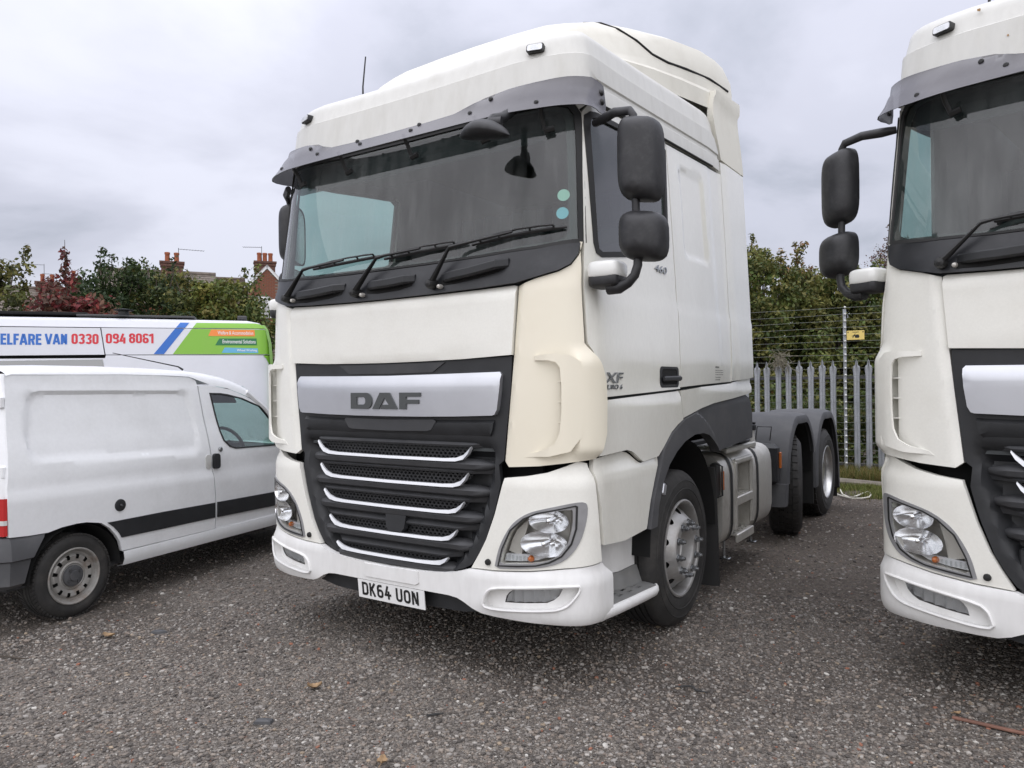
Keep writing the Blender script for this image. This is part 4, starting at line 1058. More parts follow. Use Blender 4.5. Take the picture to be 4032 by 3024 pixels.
def build_truck_wheel(name, L, x, y, r, kind, s):
    w = part(name, L, (s * x, y, r)); wd = .30 if kind == 'steer' else .56
    b = MB()
    prof = [(.315, -.03), (.318, -.004), (.335, .006), (.37, .012), (.385, .0125), (.387, .0155), (.391, .0155), (.393, .0128), (.42, .013), (.44, .0105), (.442, .0125), (.446, .0115), (.448, .008), (.46, .004), (.485, -.014), (r - .012, -.028), (r - .002, -.045)]
    k0 = .05
    for q in range(4):
        c = k0 + (.30 - 2 * k0) / 5 * (q + 1)
        prof += [(r, -c + .007), (r - .012, -c + .005), (r - .012, -c - .005), (r, -c - .007)]
    prof += [(r - .002, -.255), (.485, -.286), (.42, -.31), (.335, -.305), (.315, -.28)]
    b.lathe(prof, (0, 0, 0), 'x', 72)
    if kind == 'drive':
        b.lathe([(p, h - .33) for p, h in prof], (0, 0, 0), 'x', 60)
    tyre = b.build('tyre', 'tyre', w, 40, side=s)
    if kind != 'steer':
        bb = MB()
        for k in range(40):
            a = 2 * math.pi * k / 40
            for xo in (-.055, -.115, -.185, -.245):
                M = Matrix.Rotation(a + (.05 if xo in (-.115, -.245) else 0), 4, 'X')
                vs_ = []
                for dx in (-.024, .024):
                    for dq in (-.030, .030):
                        for rr in (r - .012, r + .007): vs_.append(M @ Vector((xo + dx, dq, math.sqrt(max(0, rr * rr - dq * dq)))))
                bb.add(vs_, [(1, 3, 7, 5), (0, 1, 5, 4), (2, 6, 7, 3), (0, 2, 3, 1), (4, 5, 7, 6)])
        o = bb.build('tread_blocks', 'tyre', w, side=s); o['kind'] = 'stuff'
    b = MB()
    if kind == 'steer':
        seg = 120
        b.lathe([(.318, -.012), (.318, .004), (.308, .008), (.298, .002), (.292, -.012), (.288, -.06), (.282, -.12), (.282, -.2)], (0, 0, 0), 'x', seg)
        pr_ = lambda r__: float(np.interp(r__, [.0, .118, .124, .128, .134, .142, .190, .200, .212, .232, .262, .278, .285], [-.058, -.058, -.05, .0, .024, .030, .030, .022, .004, -.020, -.052, -.070, -.09]))
        hs = []
        for q in range(10):
            th = (q + .5) * 2 * math.pi / 10
            hs.append([(th + .105 * math.cos(j * math.pi / 8), .243 + .021 * math.sin(j * math.pi / 8)) for j in range(16)])
        patch(b, [(0, .195), (2 * math.pi, .195), (2 * math.pi, .285), (0, .285)], lambda th, r__, o: (pr_(r__), r__ * math.cos(-th), r__ * math.sin(-th)), 0, .05, 0, hs, .04)
        b.lathe([(.198, .0236), (.190, .030), (.142, .030), (.134, .024), (.128, .0), (.124, -.05), (.118, -.058), (.0, -.058)], (0, 0, 0), 'x', 60)
        b.build('rim', 'steel_rim', w, 30, side=s)
        MB().lathe([(.284, -.13), (0, -.13)], (0, 0, 0), 'x', 24).build('brake_drum', 'dark_void', w, side=s)
        for k in range(10):
            a = 2 * math.pi * (k + .3) / 10; c = (.030, .167 * math.cos(a), .167 * math.sin(a))
            b = MB(); b.lathe([(.026, -.002), (.026, .008), (.019, .010), (.019, .034), (.013, .036), (.011, .052), (0, .052)], c, 'x', 6 if k % 2 else 8)
            b.build('wheel_nut', 'badge_chrome', w, 25, side=s)
    else:
        b.lathe([(.318, -.012), (.318, .004), (.308, .008), (.298, .002), (.290, -.014), (.284, -.06), (.262, -.075), (.256, -.16), (.244, -.185), (.20, -.19), (.14, -.19), (.135, -.17), (.125, -.06), (.10, -.045), (0, -.045)], (0, 0, 0), 'x', 64)
        b.build('rim', 'alloy', w, 30, side=s)
        for k in range(10):
            a = 2 * math.pi * k / 10
            MB().lathe([(.018, 0), (.018, .03), (0, .032)], (-.188, .167 * math.cos(a), .167 * math.sin(a)), 'x', 6).build('wheel_nut', 'badge_chrome', w, 25, side=s)
    return w

def build_lorry_chassis(L):
    b = MB()
    for s in (-1, 1): b.box((s * .42, 4.2, .88), (.09, 6.2, .27))
    for y in (1.9, 3.2, 4.3, 5.6, 6.9): b.box((0, y, .88), (.84, .12, .2))
    for y in (1.455, 4.95, 6.26): b.tube([(-1.0, y, .51), (1.0, y, .51)], .085, 10)
    b.box((0, 1.5, 1.0), (1.0, 1.9, .6)); b.rbox((0, 5.6, 1.1), (.95, .95, .09), .03)
    b.build('chassis_frame', 'dark_void', L)
    for s in (-1, 1):
        b = MB(); arc = [(1.5 + .60 * math.cos(R(a)), .56 + .66 * math.sin(R(a))) for a in range(0, 181, 12)]
        b.loft([[(s * .78, y, .5), (s * .78, y, z), (s * 1.235, y, z)] for y, z in arc])
        b.build('inner_arch', 'dark_void', L)
    b = MB()
    b.box((0, .62, .62), (1.86, .7, .35)); b.box((0, .3, 1.15), (2.2, .16, .12)); b.box((0, .75, 1.15), (2.2, .5, .2)); b.build('bumper_carrier', 'dark_void', L)
    for s in (-1, 1):
        b = MB(); rings = []
        for z, y in ((.98, 2.06), (.86, 2.10), (.5, 2.13), (.2, 2.15), (.09, 2.155)): rings.append([(.80, y, z), (1.20, y + .01, z), (1.23, y + .03, z), (1.23, y + .05, z), (.80, y + .02, z)])
        b.loft(rings, True, True); b.build('mud_flap', 'rubber', L, side=s)
        # tank
        tk = part('fuel_tank', L)
        sec = []
        for k in range(28):
            a = 2 * math.pi * k / 28; ca, sa = math.cos(a), math.sin(a)
            sec.append((.90 + .295 * math.copysign(abs(ca) ** .42, ca), .675 + .365 * math.copysign(abs(sa) ** .42, sa)))
        # step recess cut into the outer face: three bodies with a recessed middle
        b = MB()
        for y0, y1 in ((2.42, 2.74), (3.22, 3.86)):
            b.loft([[(x * (.97 if q in (0, 3) else 1) + (.027 if q in (0, 3) else 0), y, z) for x, z in sec] for q, y in enumerate((y0, y0 + .02, y1 - .02, y1))], True, True)
        sec2 = [(min(x, .985), z) for x, z in sec]
        b.loft([[(x, y, z) for x, z in sec2] for y in (2.73, 3.23)], True)
        top = [(x, z) for x, z in sec if z > .90]; 
        b.loft([[(x, y, z) for x, z in sorted(top, key=lambda p: math.atan2(p[1] - .675, p[0] - .9))] for y in (2.73, 3.23)])
        b.rbox((1.185, 2.75, .68), (.03, .04, .56), .012); b.rbox((1.185, 3.21, .68), (.03, .04, .56), .012); b.rbox((1.18, 2.98, .955), (.03, .46, .05), .012)
        b.build('tank_body', 'tank_alu', tk, 35, side=s)
        for z in (.67, .37):
            b = MB(); hs = [[(1.05 + ix * .05 - .014, 2.80 + iy * .11 - .03), (1.05 + ix * .05 + .014, 2.80 + iy * .11 - .03), (1.05 + ix * .05 + .014, 2.80 + iy * .11 + .03), (1.05 + ix * .05 - .014, 2.80 + iy * .11 + .03)] for ix in range(3) for iy in range(4)]
            patch(b, [(.985, 2.745), (1.195, 2.745), (1.195, 3.215), (.985, 3.215)], lambda x, y, o: (x, y, z + o), 0, .06, .012, hs)
            b.rbox((1.192, 2.98, z - .035), (.022, .46, .075), .008)
            b.build('tank_step', 'tank_alu', tk, side=s)
        for y in (2.62, 3.36):
            b = MB(); b.loft([[((x - .9) * 1.02 + .9, y + dy, (z - .675) * 1.016 + .675) for x, z in sec] for dy in (-.028, .028)], True); b.build('tank_strap', 'rubber', tk, side=s)
            b = MB(); b.tube([(1.13, y, .36), (1.13, y, .20)], .012, 6); b.rbox((1.14, y, .2), (.08, .07, .015), .005); b.build('strap_bolt', 'badge_chrome', tk, side=s)
        b = MB(); b.lathe([(.085, -.05), (.075, .04), (.075, .10)], (1.06, 3.50, 1.07), 'z', 20); b.build('filler_neck', 'tank_alu', tk, side=s)
        b = MB(); b.lathe([(.085, .10), (.088, .115), (.088, .145), (.075, .155), (0, .155)], (1.06, 3.50, 1.07), 'z', 20); b.rbox((1.06, 3.50, 1.235), (.17, .03, .02), .005); b.build('filler_cap', 'black_plastic', tk, side=s)
        b = MB(); hs = [[(.95 + ix * .07, 2.5 + iy * .12), (.985 + ix * .07, 2.5 + iy * .12), (.985 + ix * .07, 2.56 + iy * .12), (.95 + ix * .07, 2.56 + iy * .12)] for ix in range(3) for iy in range(5)]
        patch(b, [(.9, 2.45), (1.21, 2.45), (1.21, 3.25), (.9, 3.25)], lambda x, y, o: (x, y, 1.085 + o), 0, .08, .015, hs); b.rbox((1.205, 2.85, 1.07), (.025, .8, .045), .01); b.build('catwalk_plate', 'tank_alu', tk, side=s)
        b = MB(); b.rbox((1.08, 3.0, 1.108), (.24, .3, .035), .012); b.build('parts_tray', 'guard_grey', tk, side=s)
        b = MB(); b.rbox((1.17, 2.30, .86), (.05, .10, .26), .012); b.tube([(1.19, 2.26, .99), (1.235, 2.27, .97), (1.235, 2.27, .75), (1.19, 2.26, .73)], .007, 6); b.build('lamp_bracket', 'rubber', tk, side=s)
        MB().rbox((1.21, 2.36, .85), (.015, .035, .15), .006).build('side_marker', 'amber', tk, side=s)
    # rear mudguards
    for s in (-1, 1):
        for yc, r_, zt_, ext in ((4.95, .66, 1.265, 1), (6.30, .66, 1.255, 0)):
            g = part('mudguard', L)
            arc = [(yc + (r_ + .02) * math.cos(R(a)), .60 + (zt_ - .60) * min(1, math.sin(R(a)) * 1.08 + .0)) for a in range(180, 24, -9)]
            front = [(yc - r_ - .10, .38), (yc - r_ - .07, .60)] if ext else [(yc - r_ - .02, .40)]
            back = [(yc + r_ + .06, .62), (yc + r_ + .09, .22)] if not ext else [(yc + r_ * .95, .85)]
            pth = front + arc + back
            b = MB(); rings = []
            for y, z in pth:
                d = Vector((y - yc, z - .55)).normalized()
                rings.append([(.62, y - d.x * .02, z - d.y * .02), (.62, y, z), (1.02, y + d.x * .012, z + d.y * .012), (1.17, y, z), (1.225, y - d.x * .018, z - d.y * .018), (1.24, y - d.x * .05, z - d.y * .05), (1.235, y - d.x * .10, z - d.y * .10), (1.20, y - d.x * .06, z - d.y * .06)])
            b.loft(rings, True, True); b.build('guard_shell', 'guard_grey', g, 40, side=s)
            b = MB(); rings = [[(.64, yc + (r_ - .05) * math.cos(R(a)), .6 + (r_ - .05) * math.sin(R(a))), (1.19, yc + (r_ - .05) * math.cos(R(a)), .6 + (r_ - .05) * math.sin(R(a)))] for a in range(0, 181, 15)]
            b.loft(rings); b.build('guard_lining', 'dark_void', g, side=s)
            MB().tube([(.92, yc - r_ + .02, .99 + .03), (.92, yc - r_ + .09, 1.15), (1.06, yc - r_ + .09, 1.15), (1.06, yc - r_ + .02, .99 + .03)], .006, 6).build('guard_hatch', 'dark_void', g, side=s)
            if ext:
                b = MB(); b.rbox((1.03, yc - r_ - .13, .80), (.30, .12, .40), .04); b.build('lamp_box', 'black_plastic', g, side=s)
                MB().rbox((1.19, yc - r_ - .10, .84), (.018, .04, .16), .006).build('side_marker', 'amber', g, side=s)
        for yy, zt_, zb_ in ((5.60, 1.0, .22), (7.02, .70, .12)):
            b = MB(); rings = [[(.64, yy, z), (1.20, yy, z), (1.20, yy + .02, z), (.64, yy + .02, z)] for z in (zt_, (zt_ + zb_) / 2, zb_)]
            b.loft(rings, True, True); b.build('spray_flap', 'rubber', L, side=s)
    # low mirror above the windscreen, on the kerb side
    km = part('kerb_mirror', L)
    b = MB(); rings = []
    for k in range(11):
        t = k / 10; x = .655 + .30 * t; h = .062 * math.sin(math.pi * min(1, t * .98 + .02)) ** .6; d = .085 * math.sin(math.pi * min(1, t * .98 + .02)) ** .5
        zc_ = 2.895 - .045 * t + .025 * math.sin(t * math.pi)
        rings.append([(x, -.14 + d * math.cos(2 * math.pi * q / 14), zc_ + h * (math.sin(2 * math.pi * q / 14) if math.sin(2 * math.pi * q / 14) > 0 else .55 * math.sin(2 * math.pi * q / 14))) for q in range(14)])
    b.loft(rings, True, True); b.build('mirror_housing', 'mirror_black', km, 50)
    b = MB(); b.tube([(.81, -.12, 2.93), (.835, -.10, 2.965), (.845, -.04, 2.99), (.85, .03, 3.04)], [.028, .032, .028, .026], 8); b.tube([(.83, -.12, 2.94), (.88, -.10, 2.94)], .032, 8); b.build('mirror_arm', 'mirror_black', km, 50)

lorry = build_lorry()
clusters = {s: build_lorry_side(lorry, s) for s in (1, -1)}
build_lorry_chassis(lorry)
for s in (1, -1):
    build_truck_wheel('front_wheel', lorry, 1.225, 1.458, .512, 'steer', s)
    build_truck_wheel('middle_wheel', lorry, 1.20, 4.95, .512, 'lift', s).rotation_euler = (0, 0, R(14))
    build_truck_wheel('rear_wheel', lorry, 1.225, 6.26, .512, 'drive', s)

# the second lorry: the same kind of cab, parked beside the first and cut off by the right edge of the photograph
def find(o, name): return [c for c in o.children_recursive if c.name.split('.')[0] == name]
skip = set(find(lorry, 'number_plate'))
slats = sorted(find(lorry, 'slat'), key=lambda o: -max((c.bound_box[1][2] for c in o.children), default=0))
skip |= set(slats[3:]) | set(find(lorry, 'kerb_mirror')) | set(find(lorry, 'sensor_block'))
lorry2 = copy_tree(lorry, None, skip)
clusters[-1].rotation_euler = (0, 0, R(-62))     # the first cab's driver-side mirrors are folded back
lorry2.location = (3.615, .843, 0.0); lorry2.rotation_euler = (0, 0, -.2066)
b = MB(); b.loft([[(-1.115, .62 + .7 * k / 16, z) if k % 2 else (-1.085, .62 + .7 * k / 16, z) for k in range(17)] for z in (2.2, 3.2)]); b.build('side_curtain', 'curtain_cloth', lorry2, 60)
for o in lorry2.children:
    if o.name.startswith('mirror_cluster') and o.location.x < 0: o.rotation_euler = (0, 0, R(-16))
lorry2['label'] = 'white lorry cab with rust spots at the right edge, its lower grille slats missing'
for o in find(lorry2, 'corner_panel'):
    o.pop('label', None)
    for q in [o] + list(o.children):
        if q.data and q.data.materials and q.data.materials[0].name == 'paint_cream':
            q.material_slots[0].link = 'OBJECT'; q.material_slots[0].material = MATS['paint_front']
g2 = find(lorry2, 'grille')[0]
rp2 = find(lorry2, 'roof_panel')[0]
for x, z, r_ in ((-.75, 3.447, .011), (-.42, 3.455, .013), (-.34, 3.30, .012), (-.37, 3.375, .008), (-.43, 3.335, .007), (-.62, 3.26, .006)):
    rr = random.Random(int(x * 1000)); b = MB(); patch(b, FX([(x + r_ * rr.uniform(.5, 1.2) * math.cos(q * .785), z + r_ * rr.uniform(.5, 1.2) * math.sin(q * .785)) for q in range(8)]), S, .0152 if z < 3.34 else .0035, .03, .004); b.build('rust_spot', 'rust_stain', rp2)
b = MB(); b.lathe([(.035, -.04), (.05, -.05), (.058, -.045), (.058, .02)], (-.435, -.0, .74), 'y', 20); b.lathe([(.036, -.03), (.036, .06), (0, .06)], (-.435, 0, .74), 'y', 20); b.build('towing_socket', 'rust_bar', g2)
b = MB(); b.rbox((-.40, .035, .70), (.36, .05, .24), .02); b.rbox((.1, .05, .68), (.9, .05, .2), .02); b.build('cross_member', 'black_plastic', g2)
# ================================================================== SMALL WHITE VAN
def build_small_van():
    V = thing('small_van', 'small white panel van with black rub strip and missing fuel flap', 'van', (-2.421, -.69, 0), R(11.5))
    W = 1.66
    def SV(a, z, o=0.0):
        x = .02 - .2 * max(0, z - 1.0) * (.6 + .4 * min(1, max(0, z - 1.0) / .3)) - .05 * max(0, .5 - z)
        x -= .10 * max(0, (a - 2.3) / 1.1) ** 2
        return (x + o, a, z)
    def make(name, mb, m, parent, far, angle=35, label=None):
        if far: mb.v = [(-W - x, y, z) for x, y, z in mb.v]; mb.f = [tuple(reversed(f)) for f in mb.f]
        return mb.build(name, m, parent, angle, 1, label)
    arch = [(.426, .396), (.405, .47), (.366, .531), (.32, .585), (.25, .635), (.135, .660), (.06, .664), (-.05, .658)]
    emb = [(-.250, 1.291), (-.247, 1.2), (-.232, 1.145), (-.176, 1.112), (.4, 1.092), (1.10, 1.055), (1.17, 1.058), (1.208, 1.086), (1.232, 1.189), (1.215, 1.38), (1.198, 1.53), (1.175, 1.57), (1.12, 1.583), (.4, 1.592), (-.10, 1.595), (-.165, 1.582), (-.205, 1.545)]
    cargo = [(-.405, .655), (-.412, .90), (-.375, 1.2), (-.335, 1.60), (-.325, 1.70), (.2, 1.712), (.8, 1.712), (1.22, 1.695), (1.296, 1.668), (1.305, 1.36), (1.322, 1.005), (1.346, .646), (1.343, .392)] + arch + [(-.146, .640), (-.29, .645)]
    def coff(a, z):
        zc_ = .94 - .055 * (a + .3) / 1.6
        o = .020 * sstep(zc_ + .02, zc_ - .05, z) - .010 * gauss(z - 1.66, .012)
        dd = float(distseg(emb, np.array([a]), np.array([z]))[0])
        if bool(pip(emb, [a], [z])[0]): o -= .020 * min(1, dd / .027)
        return o
    door = [(1.312, 1.62), (1.319, 1.36), (1.336, 1.005), (1.360, .646), (1.357, .392), (2.36, .385), (2.42, .6), (2.44, .98), (2.45, 1.02), (2.25, 1.215), (2.12, 1.345), (2.046, 1.428), (1.861, 1.520), (1.668, 1.588), (1.43, 1.626)]
    dwin = [(1.421, 1.560), (1.55, 1.556), (1.631, 1.545), (1.804, 1.508), (2.03, 1.425), (2.18, 1.26), (2.34, 1.09), (2.33, 1.05), (2.25, 1.04), (1.621, 1.055), (1.55, 1.078), (1.489, 1.135), (1.46, 1.22), (1.436, 1.40)]
    for far in (False, True):
        b = MB(); patch(b, cargo, SV, coff, .04, .03, lines=[emb, inset(emb, .03)]); cp = make('side_panel', b, 'van_white', V, far)
        b = MB(); patch(b, door, SV, lambda a, z: .014 * sstep(.895, .80, z) + .001, .05, .03, [dwin]); dr = make('door', b, 'van_white', V, far)
        b = MB(); patch(b, dwin, SV, .006, .06, .02, [[(p[0] + (1.85 - p[0]) * .035, p[1] + (1.28 - p[1]) * .05) for p in dwin]]); make('window_seal', b, 'rubber', dr, far)
        b = MB(); patch(b, dwin, SV, -.004, .1, 0); make('door_window', b, 'side_glass', dr, far)
        b = MB(); patch(b, rrect(1.335, 1.405, .905, 1.035, .025), SV, .028, .03, .026); make('door_handle', b, 'black_plastic', dr, far)
        b = MB(); patch(b, rrect(1.262, 1.322, .910, 1.030, .025), SV, .006, .03, .012); make('handle_recess', b, 'sill_dirty', cp, far)
        b = MB(); b.lathe([(.022, 0), (.022, .010), (.016, .016), (0, .016)], SV(1.437, 1.066, .0), 'x', 14); make('door_lock', b, 'badge_chrome', dr, far)
        b = MB(); patch(b, [(.30, .628), (.8, .626), (1.340, .616), (1.338, .489), (.8, .493), (.415, .498), (.395, .535), (.352, .585)], SV, .028, .05, .03); make('rub_strip', b, 'black_plastic', V, far)
        b = MB(); patch(b, [(1.372, .616), (2.40, .60), (2.39, .468), (1.368, .487)], SV, .028, .05, .03); make('rub_strip', b, 'black_plastic', V, far)
        b = MB(); b.loft([[SV(a, .392, -.02), SV(a, .388, .025), SV(a, .335, .035), SV(a, .285, .015), SV(a, .275, -.05)] for a in (.435, .445, 1.0, 1.7, 2.32, 2.35)], False, False); make('sill', b, 'van_white', V, far)
        # fuel filler without its flap
        if not far:
            fu = part('fuel_filler', V)
            c = SV(.407, .739, .014)
            b = MB(); b.lathe([(.072, .002), (.066, .004), (.062, -.004), (.058, -.02)], c, 'x', 24); b.build('filler_ring', 'sill_dirty', fu)
            b = MB(); b.lathe([(.060, .0015), (.045, .003), (0, .003)], c, 'x', 20); b.build('filler_well', 'dark_void', fu)
            b = MB(); b.lathe([(.046, .003), (.044, .014), (.03, .018), (.012, .018), (.012, .022), (0, .022)], c, 'x', 20); b.build('filler_cap', 'black_plastic', fu)
            b = MB(); b.lathe([(.010, .022), (.009, .026), (0, .026)], c, 'x', 10); b.build('cap_lock', 'badge_chrome', fu)
        b = MB(); rings = []
        for q in range(13):
            a = math.pi * q / 12; rings.append([(.03, .07 + .345 * math.cos(a), .31 + .345 * math.sin(a)), (-.25, .07 + .345 * math.cos(a), .31 + .345 * math.sin(a))])
        b.loft(rings); make('wheel_arch', b, 'dark_void', V, far)
        # rear lamp on the corner
        lm = part('rear_lamp', V)
        b = MB(); rings = []
        for z, w in ((.665, .09), (.905, .09)): rings.append([SV(-.412, z, .012), SV(-.43, z, .004), SV(-.45, z, -.05), SV(-.45, z, -.10)])
        b.loft(rings); make('lamp_lens', b, 'red_lens', lm, far)
        b = MB(); rings = []
        for z in (.735, .765): rings.append([SV(-.414, z, .014), SV(-.433, z, .006), SV(-.453, z, -.05), SV(-.453, z, -.09)])
        b.loft(rings); make('lamp_window', b, 'sill_dirty', lm, far)
        # wing and front corner
        b = MB(); patch(b, [(2.45, 1.0), (2.44, .6), (2.375, .385), (2.42, .39), (2.47, .52), (2.58, .63), (2.76, .665), (2.94, .63), (3.05, .52), (3.09, .40), (3.36, .42), (3.40, .62), (3.30, .86), (2.95, .96)], SV, 0, .06, .03); make('front_wing', b, 'van_white', V, far)
        b = MB(); b.rbox((.12, 2.25, 1.10), (.16, .09, .15), .03); b.rbox((.0, 2.25, 1.05), (.14, .05, .05), .01); make('door_mirror', b, 'black_plastic', V, far)
    # roof: sections across the van along its length
    b = MB(); rings = []
    for a, zt in ((-.318, 1.735), (-.28, 1.752), (.1, 1.764), (.6, 1.766), (1.0, 1.76), (1.22, 1.753), (1.45, 1.732), (1.64, 1.702), (1.81, 1.655), (1.90, 1.618)):
        ze = min(zt - .04, float(np.interp(a, [-.4, .8, 1.22, 1.30, 1.43, 1.668, 1.861, 1.95], [1.703, 1.715, 1.699, 1.672, 1.632, 1.594, 1.526, 1.49])))
        e0 = SV(a, ze, .003); h = zt - ze
        q = [(e0[0], a, ze), (e0[0] - .012, a, ze + h * .45), (e0[0] - .045, a, ze + h * .8), (e0[0] - .10, a, zt), (e0[0] - .35, a, zt + .018)]
        rings.append(q + [(-W - x, y, z) for x, y, z in reversed(q)])
    b.loft(rings); b.build('roof', 'van_white', V, 50)
    b = MB(); b.box((-W / 2, .5, 1.765), (.02, 1.4, .01)); b.build('roof_rib', 'van_white', V)
    b = MB(); b.tube([(-.30, 1.33, 1.765), (-.30, 1.28, 1.79), (-.28, .62, 1.885)], [.010, .006, .003], 6); b.build('aerial', 'ink_black', V)
    # pillars run into the windscreen
    b = MB(); patch(b, [(-.155, 0), (-W + .155, 0), (-W + .0, 1), (-.0, 1)], lambda x, t, o: (x, 1.90 + .62 * t, 1.618 - .60 * t + .02 * math.sin(math.pi * t)), 0, .12, 0); b.build('windscreen', 'screen_glass', V)
    for far in (False, True):
        b = MB(); b.tube([SV(1.88, 1.56, -.01), SV(2.08, 1.41, -.008), SV(2.3, 1.19, -.008), SV(2.5, 1.0, -.01)], .028, 8); make('screen_pillar', b, 'van_white', V, far)
    b = MB(); b.loft([[(-.02, a, z), (-.10, a, z + .03), (-W / 2, a, z + .06), (-W + .10, a, z + .03), (-W + .02, a, z)] for a, z in ((2.48, .99), (2.8, .965), (3.1, .92), (3.3, .86), (3.42, .72))]); b.build('bonnet', 'van_white', V, 50)
    b = MB(); b.loft([[(-.06, 3.36, z), (-.20, 3.42 + d, z), (-W / 2, 3.47 + d, z), (-W + .20, 3.42 + d, z), (-W + .06, 3.36, z)] for z, d in ((.74, -.02), (.6, .04), (.42, .05), (.25, .0))]); b.build('front_bumper', 'guard_grey', V, 50)
    # back end
    b = MB(); rings = []
    for z in (.66, .9, 1.2, 1.6, 1.71):
        a = float(np.interp(z, [.66, .9, 1.2, 1.6, 1.71], [-.455, -.452, -.42, -.38, -.345])); x0 = SV(-.4, z, .0)[0] - .02
        rings.append([(x0, a + .045, z), (x0 - .05, a, z), (-W / 2, a - .03, z), (-W - x0 + .05, a, z), (-W - x0, a + .045, z)])
    b.loft(rings); b.build('rear_door', 'van_white', V, 50)
    b = MB(); b.rbox((-.03, -.395, 1.07), (.03, .03, .08), .008); b.rbox((-.1, -.36, 1.52), (.03, .03, .08), .008); b.build('door_hinge', 'van_white', V)
    b = MB(); rings = []
    for z, g in ((.65, 0), (.62, .02), (.50, .03), (.49, .012), (.34, .012), (.315, -.02)):
        ax = float(np.interp(z, [.31, .48, .65], [-.31, -.27, -.16]))
        rings.append([SV(ax, z, .006 + g), SV(-.40, z, .006 + g), (-.06, -.47 - g, z), (-W / 2, -.51 - g, z), (-W + .06, -.47 - g, z), (-W - .02 - g, -.40, z), (-W - .02 - g, ax, z)])
    b.loft(rings); b.build('rear_bumper', 'guard_grey', V, 40)
    b = MB(); b.box((-W / 2, 1.45, .31), (W - .16, 3.6, .06)); b.box((-W / 2, 1.27, .95), (W - .2, .03, 1.25)); b.build('van_floor', 'interior_dark', V)
    b = MB(); b.rbox((-W / 2, 2.33, .93), (W - .22, .42, .2), .05); b.build('dashboard', 'interior_dark', V)
    ring = [(.18 * math.cos(q * math.pi / 10), .18 * math.sin(q * math.pi / 10)) for q in range(21)]
    b = MB(); b.tube([(-.45 + p[0], 2.02 - p[1] * .45, 1.06 + p[1] * .88) for p in ring], .016, 6, False); b.tube([(-.45, 2.02, 1.06), (-.45, 2.25, .98)], .04, 8); b.tube([(-.62, 2.02, 1.06), (-.28, 2.02, 1.06)], .015, 6); b.build('steering_wheel', 'ink_black', V)
    for x in (-.45, -1.2):
        s_ = part('seat', V, (x, 1.55, .72))
        MB().rbox((0, 0, 0), (.5, .5, .16), .05).build('seat_cushion', 'interior_dark', s_)
        MB().rbox((0, -.18, .32), (.46, .12, .52), .05, rx=R(12)).build('backrest', 'interior_dark', s_)
    b = MB(); b.rbox((-W / 2 - .3, 1.86, 1.53), (.5, .02, .14), .008, rx=R(40)); b.build('sun_flap', 'interior', V)
    b = MB(); b.rbox((-.42, 1.83, 1.53), (.42, .02, .17), .008, rx=R(35)); b.build('sun_flap', 'interior', V)
    for (a, x, far) in ((.07, 0, 0), (2.76, 0, 0), (.07, -W, 1), (2.76, -W, 1)):
        s_ = -1 if far else 1
        w = part('wheel', V, (x - (.0 if far else 0), a, .293))
        prof = [(.195, -.01), (.20, .0), (.225, .006), (.25, .004), (.272, -.006), (.286, -.022)]
        for q in range(3): c = .058 + .032 * q; prof += [(.292, -c + .008), (.284, -c + .004), (.284, -c - .004), (.292, -c - .008)]
        prof += [(.286, -.158), (.25, -.178), (.20, -.175)]
        b = MB(); b.lathe(prof, (0, 0, 0), 'x', 60); b.build('tyre', 'tyre', w, 40, side=s_)
        bb = MB()
        for k in range(64):
            an = 2 * math.pi * k / 64; M = Matrix.Rotation(an, 4, 'X')
            for xo, tw in ((-.030, .012), (-.150, -.012)):
                vs_ = [M @ Vector((xo + dx, dq + tw * (dx / .02), math.sqrt(rr * rr - dq * dq))) for dx in (-.018, .018) for dq in (-.0095, .0095) for rr in (.280, .2945)]
                bb.add(vs_, [(1, 3, 7, 5), (0, 1, 5, 4), (2, 6, 7, 3), (0, 2, 3, 1), (4, 5, 7, 6)])
        o = bb.build('tread_blocks', 'tyre', w, side=s_); o['kind'] = 'stuff'
        b = MB(); b.lathe([(.197, -.012), (.197, .003), (.190, .006), (.183, .002), (.178, -.012), (.172, -.03), (.158, -.034), (.150, -.022), (.140, -.014), (.118, -.016), (.10, -.024), (.088, -.018), (.080, -.024), (.0, -.024)], (0, 0, 0), 'x', 72, skip=lambda k, i: i in (7, 8) and (k % 6) in (2, 3)); b.build('rim', 'rusty_rim', w, 30, side=s_)
        MB().lathe([(.170, -.05), (0, -.05)], (0, 0, 0), 'x', 24).build('brake_drum', 'dark_void', w, side=s_)
        MB().lathe([(.074, -.022), (.072, -.008), (.060, -.004), (.036, -.004), (.034, .004), (.0, .005)], (0, 0, 0), 'x', 28).build('hub_cap', 'guard_grey', w, 25, side=s_)
        for k in range(4): MB().lathe([(.011, -.006), (.011, .003), (0, .003)], (0, .052 * math.cos(k * 1.571 + .6), .052 * math.sin(k * 1.571 + .6)), 'x', 6).build('wheel_bolt', 'dark_rail', w, 25, side=s_)
    return V
small_van = build_small_van()

